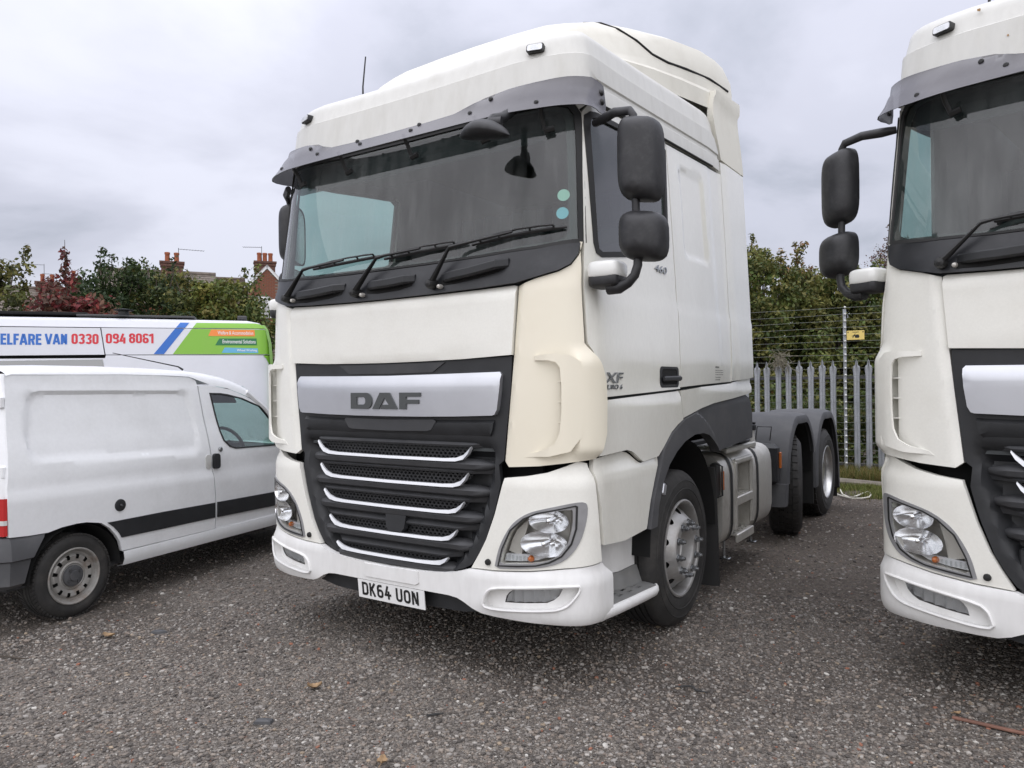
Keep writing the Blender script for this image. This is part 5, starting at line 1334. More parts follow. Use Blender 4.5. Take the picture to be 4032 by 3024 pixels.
# ================================================================== LONG WELFARE VAN
def build_welfare_van():
    V = thing('welfare_van', 'long white high roof van with green end and red phone number', 'van', (-5.21, 2.986, 0), R(-37))
    x1 = .18
    def SW(a, z, o=0.0):
        xx = -.055 * max(0, z - 1.35) - .35 * max(0, z - 2.38) ** 1.5 * 3
        return (xx + o - .10 * max(0, (a - .06) / .14) ** 2, a, z)
    W = 2.0
    def pan(nm, P, o=0.0, m='welfare_white', t=.02, far=False, par=V, step=.09):
        b = MB(); patch(b, P, SW, o, step, t)
        if far: b.v = [(-W - x, y, z) for x, y, z in b.v]; b.f = [tuple(reversed(f)) for f in b.f]
        return b.build(nm, m, par)
    end = [(.186, 1.2), (.184, 2.05)]
    for far in (False, True):
        pan('lower_side', [(-5.2, .45), (-4.2, .40), (.17, .42), (.188, 1.2), (.186, 2.02), (.1, 2.032), (-1.755, 2.026), (-1.765, 1.99), (-5.0, 1.96), (-5.3, 1.3)], far=far, step=.2)
        up = pan('upper_side', [(-1.766, 2.076), (-1.808, 2.368), (-.9, 2.374), (.125, 2.380), (.150, 2.30), (.180, 2.12), (.183, 2.04), (.1, 2.040), (-.5, 2.040), (-1.758, 2.034)], far=far)
        pan('sliding_door_top', [(-4.3, 2.0), (-1.772, 2.034), (-1.778, 2.076), (-1.820, 2.366), (-4.3, 2.36)], far=far, step=.15)
        pan('roof_edge', [(-4.6, 2.369), (-1.85, 2.376), (-.9, 2.381), (.128, 2.388), (.10, 2.425), (.05, 2.452), (0, 2.462), (-1, 2.464), (-4.6, 2.462)], far=far, step=.15)
        pan('side_window', [(-3.4, 1.45), (-1.80, 1.45), (-1.775, 1.88), (-1.79, 1.975), (-3.4, 1.945)], .004, 'house_glass', .01, far, step=.3)
    # graphics: thin printed film on the side
    def film(nm, P, m, o=.0022): return pan(nm, P, o, m, .0012, step=.03)
    zl = 2.374
    def cutline(t0, t1): return t0
    gx = lambda z: -.703 + (z - 2.466) / (2.466 - 2.037) * .295
    bx0 = lambda z: -.898 + (z - 2.462) / (2.462 - 2.036) * .323
    bx1 = lambda z: -.792 + (z - 2.462) / (2.462 - 2.036) * .310
    for lo_, hi_ in ((2.042, 2.373), (2.384, 2.452)):
        film('blue_stripe', [(bx0(lo_), lo_), (bx1(lo_), lo_), (bx1(hi_), hi_), (bx0(hi_), hi_)], 'blue_print')
        film('green_film', [(gx(lo_), lo_), (.180 if lo_ < 2.3 else .126, lo_ + .004), (.178 if lo_ < 2.3 else .10, 2.12 if lo_ < 2.3 else 2.424), (.150 if lo_ < 2.3 else .05, 2.30 if lo_ < 2.3 else 2.448), (.127 if lo_ < 2.3 else .0, hi_ if lo_ < 2.3 else 2.456), (gx(hi_), hi_)], 'green_print')
    film('green_film', [(.10, 2.028), (.184, 2.028), (.186, 1.90), (.165, 1.94), (.14, 1.99)], 'green_print')
    def band(P, m, txt, box):
        f_ = film('service_band', P, m, .0045)
        vs_, fs_ = text_fit(txt, *box, .010)
        b = MB(); b.add([SW(p[0], p[1], .0062) for p in vs_], fs_); b.build('band_lettering', 'white_print', f_)
    band([(-.573, 2.281), (-.0, 2.283), (-.003, 2.367), (-.539, 2.365)], 'orange_print', 'Welfare & Accommodation', (-.46, -.02, 2.302, 2.350))
    band([(-.491, 2.160), (.024, 2.164), (.02, 2.255), (-.440, 2.250)], 'dark_green_print', 'Environmental Solutions', (-.40, .008, 2.186, 2.236))
    band([(-.412, 2.062), (.041, 2.061), (.032, 2.123), (-.375, 2.131)], 'cyan_print', 'Wheel Washing', (-.225, .025, 2.073, 2.112))
    def block(txt, a0, a1, z0, z1, m, nm, wide=None):
        # heavy condensed capitals drawn with mitred strokes
        H, s_ = 1.0, .185; wd = {'W': .74, '1': .34, 'E': .42, 'L': .40, 'F': .40, 'A': .56, 'V': .56}
        def A_(cx_, cy_, b0, b1, r=.13): return [(cx_ + r * math.cos(R(b0 + (b1 - b0) * i / 4)), cy_ + r * math.sin(R(b0 + (b1 - b0) * i / 4))) for i in range(5)]
        def G(ch, w):
            h_ = s_ / 2; x0, x1, y0, y1, r = h_, w - h_, h_, H - h_, .13
            oval = A_(x0 + r, y0 + r, 180, 270) + A_(x1 - r, y0 + r, 270, 360) + A_(x1 - r, y1 - r, 0, 90) + A_(x0 + r, y1 - r, 90, 180)
            if ch == 'W': return [([(h_ * .8, H), (w * .25, h_ * .7), (w * .31, h_ * .7), (w * .48, H * .72), (w * .52, H * .72), (w * .69, h_ * .7), (w * .75, h_ * .7), (w - h_ * .8, H)], 0)]
            if ch == 'E': return [([(x0, 0), (x0, H)], 0), ([(s_, y0), (w, y0)], 0), ([(s_, .52), (w * .93, .52)], 0), ([(s_, y1), (w, y1)], 0)]
            if ch == 'L': return [([(x0, 0), (x0, H)], 0), ([(s_, y0), (w, y0)], 0)]
            if ch == 'F': return [([(x0, 0), (x0, H)], 0), ([(s_, .50), (w * .93, .50)], 0), ([(s_, y1), (w, y1)], 0)]
            if ch == 'A': return [([(h_ * .7, 0), (w * .44, H - h_), (w * .56, H - h_), (w - h_ * .7, 0)], 0), ([(w * .34, .27), (w * .66, .27)], 0)]
            if ch == 'R': return [([(x0, 0), (x0, H)], 0), ([(s_, y1)] + A_(x1 - r, y1 - r, 90, 0) + A_(x1 - r, .47 + r, 0, -90) + [(s_, .47)], 0), ([(w * .62, .375), (w - h_ * .9, 0)], 0)]
            if ch == 'V': return [([(h_ * .7, H), (w * .44, h_), (w * .56, h_), (w - h_ * .7, H)], 0)]
            if ch == 'N': return [([(x0, 0), (x0, H)], 0), ([(s_ + .01, H - s_ * .7), (w - s_ - .01, s_ * .7)], 0), ([(x1, 0), (x1, H)], 0)]
            if ch == '0': return [(oval, 1)]
            if ch == '3': return [([(x0, y1 - r * .9)] + A_(x0 + r, y1 - r, 170, 90) + A_(x1 - r, y1 - r, 90, 0) + [(x1, .66), (x1 - .09, .52), (x0 + .10, .52)], 0), ([(x1 - .03, .43), (x1, .34)] + A_(x1 - r, y0 + r, 0, -90) + A_(x0 + r, y0 + r, 270, 190), 0)]
            if ch == '9': return [(A_(x0 + r, .42 + h_ + r, 180, 270) + A_(x1 - r, .42 + h_ + r, 270, 360) + A_(x1 - r, y1 - r, 0, 90) + A_(x0 + r, y1 - r, 90, 180), 1), ([(x1, .42)] + A_(x1 - r, y0 + r, 0, -90) + A_(x0 + r, y0 + r, 270, 190), 0)]
            if ch == '6': return [(A_(x0 + r, y0 + r, 180, 270) + A_(x1 - r, y0 + r, 270, 360) + A_(x1 - r, .58 - h_ - r, 0, 90) + A_(x0 + r, .58 - h_ - r, 90, 180), 1), ([(x0, .58)] + A_(x0 + r, y1 - r, 180, 90) + A_(x1 - r, y1 - r, 90, 10), 0)]
            if ch == '4': return [([(w * .58, H), (h_ * .8, .27), (w - s_ * 1.25, .27)], 0), ([(x1 - .03, 0), (x1 - .03, .62)], 0)]
            if ch == '8': return [(A_(x0 + r, y0 + r, 180, 270) + A_(x1 - r, y0 + r, 270, 360) + A_(x1 - r, .5 - r + h_ * .4, 0, 90) + A_(x0 + r, .5 - r + h_ * .4, 90, 180), 1), ([(x0 + .01, .62), (x0 + .01, y1 - r)] + A_(x0 + r, y1 - r, 180, 90) + A_(x1 - r, y1 - r, 90, 0) + [(x1 - .01, .62)], 0)]
            if ch == '1': return [([(w - h_, 0), (w - h_, H)], 0), ([(0, .74), (w - s_, .90)], 0)]
        x = 0; out = []
        for ch in txt:
            w = wd.get(ch, .50); out.append([(ribbon(L_, s_, bool(c_)), x) for L_, c_ in G(ch, w)]); x += w + .055
        tot = x - .055
        for g in out:
            b = MB()
            for (vs_, fs_), dx in g: b.add([SW(a0 + (p[0] + dx) / tot * (a1 - a0), z0 + p[1] * (z1 - z0), .0022) for p in vs_], fs_)
            b.build(nm, m, V)
    block('WELFARE', -2.990, -2.452, 2.150, 2.284, 'blue_print', 'letter'); block('VAN', -2.415, -2.178, 2.158, 2.287, 'blue_print', 'letter')
    block('0330', -2.132, -1.836, 2.164, 2.292, 'red_print', 'digit'); block('094', -1.757, -1.533, 2.174, 2.299, 'red_print', 'digit'); block('8061', -1.497, -1.218, 2.180, 2.304, 'red_print', 'digit')
    # body shell, roof, ends
    b = MB(); rings = []
    for a, zt in ((.15, 2.36), (.06, 2.475), (-.1, 2.505), (-2, 2.51), (-4.2, 2.50), (-4.6, 2.46)):
        e0 = SW(min(a, .06), 2.455, -.004); zz = min(2.455, zt - .02)
        q = [(e0[0], a, zz), (e0[0] - .06, a, zt - .012), (e0[0] - .2, a, zt), (-W / 2, a, zt + .02)]
        rings.append(q + [(-W - x, y, z) for x, y, z in reversed(q[:-1])])
    b.loft(rings); b.build('roof', 'welfare_white', V, 50)
    b = MB(); b.box((-W / 2, -2.2, 1.30), (W - .5, 4.7, 1.5)); b.build('body_core', 'interior_dark', V)
    b = MB(); rings = []
    for z in (.42, 1.2, 1.9, 2.2, 2.38, 2.44):
        a = float(np.interp(z, [.42, 2.0, 2.2, 2.38, 2.44], [.19, .19, .17, .13, .09])); x0 = SW(.1, z)[0] - .02
        rings.append([(x0, a, z), (x0 - .1, a + .04, z), (-W / 2, a + .06, z), (-W - x0 + .1, a + .04, z), (-W - x0, a, z)])
    b.loft(rings); b.build('rear_doors', 'green_print', V, 50)
    b = MB(); b.loft([[(-.06, a, z), (-W / 2, a - .1, z + .02), (-W + .06, a, z)] for a, z in ((-4.6, 2.46), (-5.3, 1.35), (-5.75, 1.1), (-5.85, .8), (-5.8, .35))]); b.build('cab_front', 'welfare_white', V)
    for a in (-4.75, -.95):
        for x in (-.02, -W + .02):
            w = part('wheel', V, (x, a, .34)); s_ = 1 if x > -1 else -1
            MB().lathe([(.2, -.02), (.22, .005), (.30, .005), (.335, -.02), (.34, -.05), (.34, -.18), (.3, -.21), (.2, -.2)], (0, 0, 0), 'x', 40).build('tyre', 'tyre', w, 40, side=s_)
            MB().lathe([(.21, -.01), (.2, -.03), (.1, -.0), (0, 0)], (0, 0, 0), 'x', 30).build('rim', 'steel_rim', w, 30, side=s_)
    # roof equipment
    MB().rbox((-.52, -2.55, 2.552), (.70, 1.12, .034), .006).build('solar_panel', 'dark_void', V)
    MB().rbox((-.40, -1.42, 2.532), (.50, 1.36, .028), .006).build('solar_panel', 'dark_rail', V)
    b = MB(); b.lathe([(.13, .0), (.125, .012), (.065, .03), (.06, .075), (.115, .078), (.118, .088), (.05, .098), (0, .098)], (-.25, -1.585, 2.53), 'z', 24); b.build('roof_vent', 'black_plastic', V)
    b = MB(); b.rbox((-.3, -.16, 2.545), (.12, .12, .05), .01); b.box((-.3, -.20, 2.52), (.03, .03, .05)); b.build('roof_beacon', 'dark_rail', V)
    return V
welfare_van = build_welfare_van()
# ================================================================== GROUND
rng = np.random.default_rng(7)
def np_mesh(name, V, F, m, parent=None, tint=None, smooth=False):
    """big mesh from arrays; F is (n, k); tint is one colour per face"""
    me = bpy.data.meshes.new(name); n, k = F.shape
    me.vertices.add(len(V)); me.vertices.foreach_set('co', np.asarray(V, np.float32).ravel())
    me.loops.add(n * k); me.loops.foreach_set('vertex_index', F.astype(np.int32).ravel())
    me.polygons.add(n); me.polygons.foreach_set('loop_start', np.arange(0, n * k, k, dtype=np.int32)); me.polygons.foreach_set('loop_total', np.full(n, k, np.int32))
    me.update(calc_edges=True)
    me.polygons.foreach_set('use_smooth', np.full(n, smooth))
    if tint is not None:
        at = me.attributes.new('tint', 'FLOAT_COLOR', 'FACE')
        at.data.foreach_set('color', np.concatenate([tint, np.ones((n, 1))], 1).astype(np.float32).ravel())
    me.materials.append(MATS[m])
    o = bpy.data.objects.new(name, me); col.objects.link(o)
    if parent is not None: o.parent = parent
    return o
def ground_z(x, y):
    # gentle unevenness of the yard
    return .012 * np.sin(x * .9 + 1.3) * np.sin(y * .7 + .4) * 0

# gravel material
m, n, l = newmat('gravel')
b_ = n['Principled BSDF']; b_.inputs['Roughness'].default_value = .85
t_ = n.new('ShaderNodeTexCoord'); vec = t_.outputs['Object']
def tex(kind, scale, **k):
    q = n.new(kind); q.inputs['Scale'].default_value = scale
    for a, v in k.items():
        if a in q.inputs: q.inputs[a].default_value = v
    l.new(vec, q.inputs['Vector']); return q
def rampn(src, stops, interp='LINEAR'):
    r = n.new('ShaderNodeValToRGB'); r.color_ramp.interpolation = interp
    e = r.color_ramp.elements
    while len(e) < len(stops): e.new(.5)
    for q, (p, c) in zip(e, stops): q.position = p; q.color = (*c, 1)
    l.new(src, r.inputs[0]); return r.outputs[0]
def mixn(f, a, b, mode='MIX'):
    q = n.new('ShaderNodeMixRGB'); q.blend_type = mode
    for i, v in enumerate((f, a, b)):
        if isinstance(v, (int, float)): q.inputs[i].default_value = v
        elif isinstance(v, tuple): q.inputs[i].default_value = (*v, 1)
        else: l.new(v, q.inputs[i])
    return q.outputs[0]
def wmap(src, a, b):
    q = n.new('ShaderNodeMapRange'); q.inputs['From Min'].default_value = a; q.inputs['From Max'].default_value = b; l.new(src, q.inputs[0]); return q.outputs[0]
va = tex('ShaderNodeTexVoronoi', 52, Randomness=1.0); vb = tex('ShaderNodeTexVoronoi', 105, Randomness=1.0)
sa = n.new('ShaderNodeSeparateColor'); l.new(va.outputs['Color'], sa.inputs[0]); sb = n.new('ShaderNodeSeparateColor'); l.new(vb.outputs['Color'], sb.inputs[0])
pal = [(0, (.075, .066, .058)), (.2, (.125, .112, .101)), (.42, (.185, .166, .15)), (.6, (.24, .205, .178)), (.74, (.26, .245, .23)), (.88, (.34, .32, .295)), (.965, (.46, .44, .415)), (.992, (.24, .11, .075))]
ca = rampn(sa.outputs[0], pal, 'CONSTANT'); cb = rampn(sb.outputs[1], pal, 'CONSTANT')
big = tex('ShaderNodeTexNoise', .55, Detail=6.0, Roughness=.6); mid = tex('ShaderNodeTexNoise', 3.2, Detail=8.0, Roughness=.65)
fmix = rampn(mid.outputs['Fac'], [(.42, (0, 0, 0)), (.62, (1, 1, 1))])
cc = mixn(fmix, cb, ca)
dust = rampn(mid.outputs['Fac'], [(.35, (.8, .8, .8)), (.6, (0, 0, 0))])
cc = mixn(mixn(.45, (0, 0, 0), dust), cc, (.165, .144, .127))
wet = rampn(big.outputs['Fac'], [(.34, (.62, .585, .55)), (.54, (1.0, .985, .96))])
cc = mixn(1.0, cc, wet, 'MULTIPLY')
# trodden brown earth towards the fence, with a ragged edge
sepg = n.new('ShaderNodeSeparateXYZ'); l.new(vec, sepg.inputs[0])
wob = tex('ShaderNodeTexNoise', .8, Detail=6.0, Roughness=.65)
ea = n.new('ShaderNodeMath'); ea.operation = 'MULTIPLY_ADD'; ea.inputs[1].default_value = 5.0; l.new(wob.outputs['Fac'], ea.inputs[0]); l.new(sepg.outputs[1], ea.inputs[2])
earth = rampn(wmap(ea.outputs[0], 2.6, 7.5), [(0, (0, 0, 0)), (1, (.9, .9, .9))])
cc = mixn(earth, cc, mixn(.75, cc, (.082, .062, .047)))
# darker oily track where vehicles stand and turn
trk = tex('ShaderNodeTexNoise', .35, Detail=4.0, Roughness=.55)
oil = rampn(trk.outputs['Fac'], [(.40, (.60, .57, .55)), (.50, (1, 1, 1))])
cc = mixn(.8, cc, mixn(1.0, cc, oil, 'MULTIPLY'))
gap = rampn(va.outputs['Distance'], [(.48, (0, 0, 0)), (.8, (.6, .6, .6))])
cc = mixn(gap, cc, mixn(.7, cc, (.05, .042, .036)))
cc = mixn(1.0, cc, (.97, .955, .925), 'MULTIPLY')
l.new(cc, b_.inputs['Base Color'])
hgt = n.new('ShaderNodeMath'); hgt.operation = 'ADD'; l.new(va.outputs['Distance'], hgt.inputs[0]); l.new(vb.outputs['Distance'], hgt.inputs[1])
bp1 = n.new('ShaderNodeBump'); bp1.invert = True; bp1.inputs['Strength'].default_value = .9; bp1.inputs['Distance'].default_value = .012; l.new(hgt.outputs[0], bp1.inputs['Height'])
l.new(bp1.outputs[0], b_.inputs['Normal'])
gm = MB(); xs_ = [-160, -60, -25, -12, -6, 0, 6, 12, 25, 60, 160]
gm.v = [(x, y, 0) for y in xs_ for x in xs_]; k_ = len(xs_)
gm.f = [(j * k_ + i, j * k_ + i + 1, (j + 1) * k_ + i + 1, (j + 1) * k_ + i) for j in range(k_ - 1) for i in range(k_ - 1)]
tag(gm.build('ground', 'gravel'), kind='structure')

# loose stones on it, denser near the viewer
ico = np.array([(0, 0, 1), (.894, 0, .447), (.276, .851, .447), (-.724, .526, .447), (-.724, -.526, .447), (.276, -.851, .447), (.724, .526, -.447), (-.276, .851, -.447), (-.894, 0, -.447), (-.276, -.851, -.447), (.724, -.526, -.447), (0, 0, -1)])
icf = np.array([(0, 1, 2), (0, 2, 3), (0, 3, 4), (0, 4, 5), (0, 5, 1), (1, 6, 2), (2, 7, 3), (3, 8, 4), (4, 9, 5), (5, 10, 1), (1, 10, 6), (2, 6, 7), (3, 7, 8), (4, 8, 9), (5, 9, 10)])  # no underside
STONE = np.array([(.085, .077, .072), (.135, .122, .113), (.195, .178, .165), (.20, .168, .145), (.235, .205, .18), (.26, .245, .232), (.33, .31, .29), (.44, .425, .40), (.24, .11, .075), (.28, .225, .17)])
SW_ = np.array([.22, .20, .17, .13, .10, .08, .05, .016, .006, .015])
def stones(name, N, rmin, rmax, smin, smax, a0, a1):
    ang = np.radians(rng.uniform(a0, a1, N)); rad = rmin + (rmax - rmin) * rng.uniform(0, 1, N) ** 1.0
    px = CAM.x + np.sin(ang) * rad; py = CAM.y + np.cos(ang) * rad
    s = smin * (smax / smin) ** (rng.uniform(0, 1, N) ** 2.2)
    sc = np.stack([s * rng.uniform(.7, 1.3, N), s * rng.uniform(.6, 1.0, N), s * rng.uniform(.35, .7, N)], 1)
    V = ico[None] * rng.uniform(.78, 1.18, (N, 12, 1)) * sc[:, None]
    th = rng.uniform(0, 2 * np.pi, N); c, q = np.cos(th)[:, None], np.sin(th)[:, None]
    tl = rng.normal(0, .18, N)[:, None]
    X = V[..., 0] * c - V[..., 1] * q; Y = V[..., 0] * q + V[..., 1] * c; Z = V[..., 2] + X * tl * .5
    V = np.stack([X + px[:, None], Y + py[:, None], Z + (sc[:, 2] * .35)[:, None]], -1)
    F = (icf[None] + (np.arange(N) * 12)[:, None, None]).reshape(-1, 3)
    ci = rng.choice(len(STONE), N, p=SW_ / SW_.sum()); tint = STONE[ci] * rng.uniform(.8, 1.2, (N, 1)) * np.array([.98, .97, .94])
    return tag(np_mesh(name, V.reshape(-1, 3), F, 'stones', None, np.repeat(tint, len(icf), 0)), kind='stuff')
stones('gravel_stones', 92000, 2.1, 5.8, .0042, .0150, -76, 10)
stones('gravel_stones', 26000, 5.2, 11.5, .007, .020, -76, 6)
stones('gravel_stones', 420, 2.4, 8, .014, .026, -72, 8)

# ================================================================== THINGS LYING ON THE YARD
def lie(name, label, cat, mb, m, loc, rz=0, group=None):
    o = mb.build(name, m, None, 40); o.location = loc; o.rotation_euler = (0, 0, rz); return tag(o, label, cat, group)
def curled_leaf(L, W, curl):
    b = MB(); rings = []
    for k in range(9):
        t = k / 8; w = W * math.sin(math.pi * min(1, t * .96 + .03)) ** .75 * (1 + .12 * ((k % 2) * 2 - 1)); z = .008 + curl * (2 * t - 1) ** 2
        rings.append([((t - .5) * L, w * q, z + abs(q) ** 1.5 * curl * .9 + .002) for q in (-1, -.5, 0, .5, 1)])
    b.loft(rings); b.tube([(-.5 * L, 0, .008 + curl), (-.72 * L, .01, .012)], .0018, 5); return b
lie('fallen_leaf', 'curled pale brown leaf on the gravel in front of the small van wheel', 'leaf', curled_leaf(.085, .028, .014), 'dry_leaf', (-1.80, -.717, 0), .4, 'dry leaves on the gravel')
lie('fallen_leaf', 'brown leaf on the gravel in front of the number plate', 'leaf', curled_leaf(.075, .026, .016), 'dry_leaf', (-.043, -.557, 0), .9, 'dry leaves on the gravel')
lie('fallen_leaf', 'brown leaf cut by the bottom edge of the photograph', 'leaf', curled_leaf(.06, .022, .012), 'dry_leaf', (.80, -.93, 0), 2.2, 'dry leaves on the gravel')
lie('fallen_leaf', 'small yellow brown leaf beside the rusty bar', 'leaf', curled_leaf(.035, .012, .008), 'dry_leaf', (2.80, .88, 0), .6, 'dry leaves on the gravel')
def twig(P, r): b = MB(); b.tube(P, [r] * (len(P) - 1) + [r * .5], 6); return b
lie('twig', 'short straight black stick on the gravel below the bumper', 'stick', twig([(0, 0, .01), (.03, .03, .013), (.055, .062, .01)], .005), 'ink_black', (.67, -.49, 0))
lie('twig', 'brown twig on the gravel at the left edge of the photograph', 'stick', twig([(-.09, -.03, .01), (-.02, .0, .015), (.06, .025, .012), (.11, .06, .01)], .005), 'bark', (-1.93, -1.236, 0))
lie('twig', 'black curved strip of rubber on the gravel in front of the wheel', 'stick', twig([(-.08, .0, .01), (-.03, .02, .018), (.0, .03, .02), (.03, .012, .012), (.09, .02, .01)], .0055), 'ink_black', (1.633, .466, 0))
b = MB(); b.rbox((0, 0, .012), (.30, .022, .014), .004, ry=R(-1)); lie('rusty_bar', 'flat rusty metal bar on the gravel at the lower right', 'metal bar', b, 'rust_bar', (2.93, .813, 0), -.10)
for q, (x, y, s_, lb) in enumerate(((-1.62, -.49, .05, 'dark flat lump of tarmac on the gravel behind the pale leaf'), (.05, -.95, .055, 'pointed dark slate piece on the gravel at bottom centre'))):
    b = MB(); rr = random.Random(q); ring = [(s_ * (1 + rr.uniform(-.3, .3)) * math.cos(a * .785), s_ * .45 * (1 + rr.uniform(-.3, .3)) * math.sin(a * .785)) for a in range(8)]
    b.loft([[(x_, y_, 0) for x_, y_ in ring], [(x_ * .9, y_ * .9, .014) for x_, y_ in ring], [(x_ * .5, y_ * .5, .020) for x_, y_ in ring]], True, True); lie('slate_piece' if q else 'tarmac_lump', lb, 'stone', b, 'guard_grey', (x, y, 0), .6)

# ================================================================== FENCE
def polar(deg, D, z=0.0): return Vector((CAM.x + math.sin(R(deg)) * D, CAM.y + math.cos(R(deg)) * D, z))
FA, FB = polar(-15.28, 14.0), polar(-8.13, 13.75)
fdir = (FB - FA).normalized(); fnor = Vector((fdir.y, -fdir.x, 0))   # fnor points towards the yard
if fnor.dot(CAM - FA) < 0: fnor = -fnor
fence = thing('palisade_fence', 'grey galvanised palisade fence with pointed pales and dark rails across the back of the yard', 'fence', FA, math.atan2(fdir.y, fdir.x))
fl = lambda s_, d, z: (s_, d, z)     # local: along, towards -d = yard
sgn = -1 if Vector((-math.sin(math.atan2(fdir.y, fdir.x)), math.cos(math.atan2(fdir.y, fdir.x)), 0)).dot(fnor) > 0 else 1
ny = -sgn  # local y sign facing the yard
spc = (FB - FA).length / 9.62
pale = MB(); rings = []
for z, w in ((.05, 1), (1.70, 1), (1.79, 1.22), (1.845, 1.12), (1.870, .50), (1.93, .34), (1.97, .0)):
    hw_ = .047 * w
    rings.append([(-hw_, .004 * ny, z), (-hw_ * .75, .022 * ny, z), (-hw_ * .35, .026 * ny, z), (0, .014 * ny, z), (hw_ * .35, .026 * ny, z), (hw_ * .75, .022 * ny, z), (hw_, .004 * ny, z), (0, .002 * ny, z)])
pale.loft(rings, True, True)
pm = pale.mesh('pale', 'galvanised', 25)
post_at = 8.05
k = -14
while k < 30:
    s_ = k * spc + (0 if k < 8 else .0)
    if abs(k - post_at) > .45:
        o = bpy.data.objects.new('pale', pm); col.objects.link(o); o.parent = fence; o.location = (s_, .035 * ny, random.Random(k + 50).uniform(-.008, .01) + .0008 * k)
        o.rotation_euler = (0, random.Random(k).uniform(-.006, .006), random.Random(k * 3).uniform(-.05, .05))
    k += 1
xa, xb = -14.5 * spc, 30 * spc
for z in (1.665, .19):
    b = MB(); b.box(((xa + xb) / 2, .012 * ny, z), (xb - xa, .03, .045)); b.box(((xa + xb) / 2, -.012 * ny, z + .02), (xb - xa, .05, .006)); b.build('fence_rail', 'dark_rail', fence)
# electric security fence on tall posts just in front
ef = thing('electric_fence', 'tall thin electric fence of many wires on a galvanised post in front of the palisade', 'fence', FA, math.atan2(fdir.y, fdir.x))
pposts = [-13 * spc, post_at * spc, 29 * spc]
for p_ in pposts:
    po = MB(); po.box((p_, .075 * ny, 1.40), (.045, .05, 2.86)); o = po.build('post', 'galvanised', ef)
    for q in range(24):
        z = .22 + q * .1145
        MB().lathe([(.0, -.028), (.012, -.022), (.020, -.006), (.020, .006), (.012, .022), (0, .028)], (p_ + .012, (.075 + .045) * ny, z), 'y', 8).build('insulator', 'insulator', o)
for q in range(24):
    z = .22 + q * .1145
    b = MB(); rr = random.Random(q)
    pts_ = [(xa, .125 * ny, z + rr.uniform(-.01, .01))]
    for i in range(1, 12):
        pts_.append((xa + (xb - xa) * i / 12, .125 * ny, z + rr.uniform(-.012, .006)))
    pts_.append((xb, .125 * ny, z)); b.tube(pts_, .0026 if z > 1.9 else .002, 4); b.build('fence_wire', 'wire', ef)
# warning sign on the wires
sg = thing('warning_sign', 'yellow warning sign with a black hand symbol hanging on the electric fence wires', 'sign', FA, math.atan2(fdir.y, fdir.x))
c0 = (post_at + .95) * spc; dS = .137 * ny
MB().rbox((c0, dS, 2.375), (.27, .006, .155), .002).build('sign_board', 'sign_yellow', sg)
def sgn_plane(x, z, o): return (c0 + x, dS + (.0042 + o) * ny, 2.375 + z)
def signprint(nm, shapes):
    b = MB()
    for vs_, fs_ in shapes:
        b.add([sgn_plane(p[0], p[1], .0) for p in vs_], fs_)
    b.build(nm, 'ink_black', sg)
hand = [([(-.005, -.045), (.05, -.045), (.062, -.02), (.045, .01), (.02, .012), (0.0, .0), (-.02, .008), (-.03, .0), (-.012, -.012)], [tuple(range(9))]), ([(-.050, -.045), (-.040, -.048), (.005, .024), (-.006, .028)], [(0, 1, 2, 3)]), ([(-.058, -.012), (-.052, -.022), (-.018, -.006), (-.022, .004)], [(0, 1, 2, 3)])]
signprint('hand_symbol', hand)
signprint('sign_lettering', [text_fit('Taste & Warnend', -.05, .05, .045, .060, .02)] if False else [text_fit('WARNING', -.05, .05, .044, .060, .03)])
signprint('corner_mark', [([(-.122, .04), (-.108, .04), (-.108, .065), (-.122, .065)], [(0, 1, 2, 3)]), ([(.108, .04), (.122, .04), (.122, .065), (.108, .065)], [(0, 1, 2, 3)])])

# ================================================================== LEAFY THINGS
def leaf_cloud(centers, radii, n_per, size, palette, weights=None, flat=.6, seed=1, up=.3):
    """leaf quads scattered in many small clumps: returns verts, faces, tints"""
    g = np.random.default_rng(seed); C = np.asarray(centers, float); K = len(C); N = K * n_per
    ci = np.repeat(np.arange(K), n_per)
    d = g.normal(size=(N, 3)); d /= np.linalg.norm(d, axis=1)[:, None]
    rad = np.asarray(radii)[ci] * g.uniform(0, 1, N) ** .42
    P = C[ci] + d * rad[:, None] * np.array([1, 1, flat])
    nrm = d * .7 + g.normal(size=(N, 3)) * .6 + np.array([0, 0, up]); nrm /= np.linalg.norm(nrm, axis=1)[:, None]
    a = np.cross(nrm, g.normal(size=(N, 3))); a /= np.linalg.norm(a, axis=1)[:, None]; b = np.cross(nrm, a)
    s = size * g.uniform(.6, 1.3, N)[:, None]
    V = np.stack([P - a * s, P + b * s * .55 + nrm * s * .12, P + a * s, P - b * s * .55 + nrm * s * .12], 1).reshape(-1, 3)
    F = np.arange(N * 4).reshape(N, 4)
    pal_ = np.asarray(palette); cw = np.asarray(weights) if weights is not None else np.ones(len(pal_)); cw = cw / cw.sum()
    clump_c = g.choice(len(pal_), K, p=cw); leaf_c = g.choice(len(pal_), N, p=cw)
    idx = np.where(g.uniform(0, 1, N) < .65, clump_c[ci], leaf_c)
    T = pal_[idx] * g.uniform(.7, 1.3, (N, 1)) * g.uniform(.75, 1.2, K)[ci][:, None]
    return V, F, T
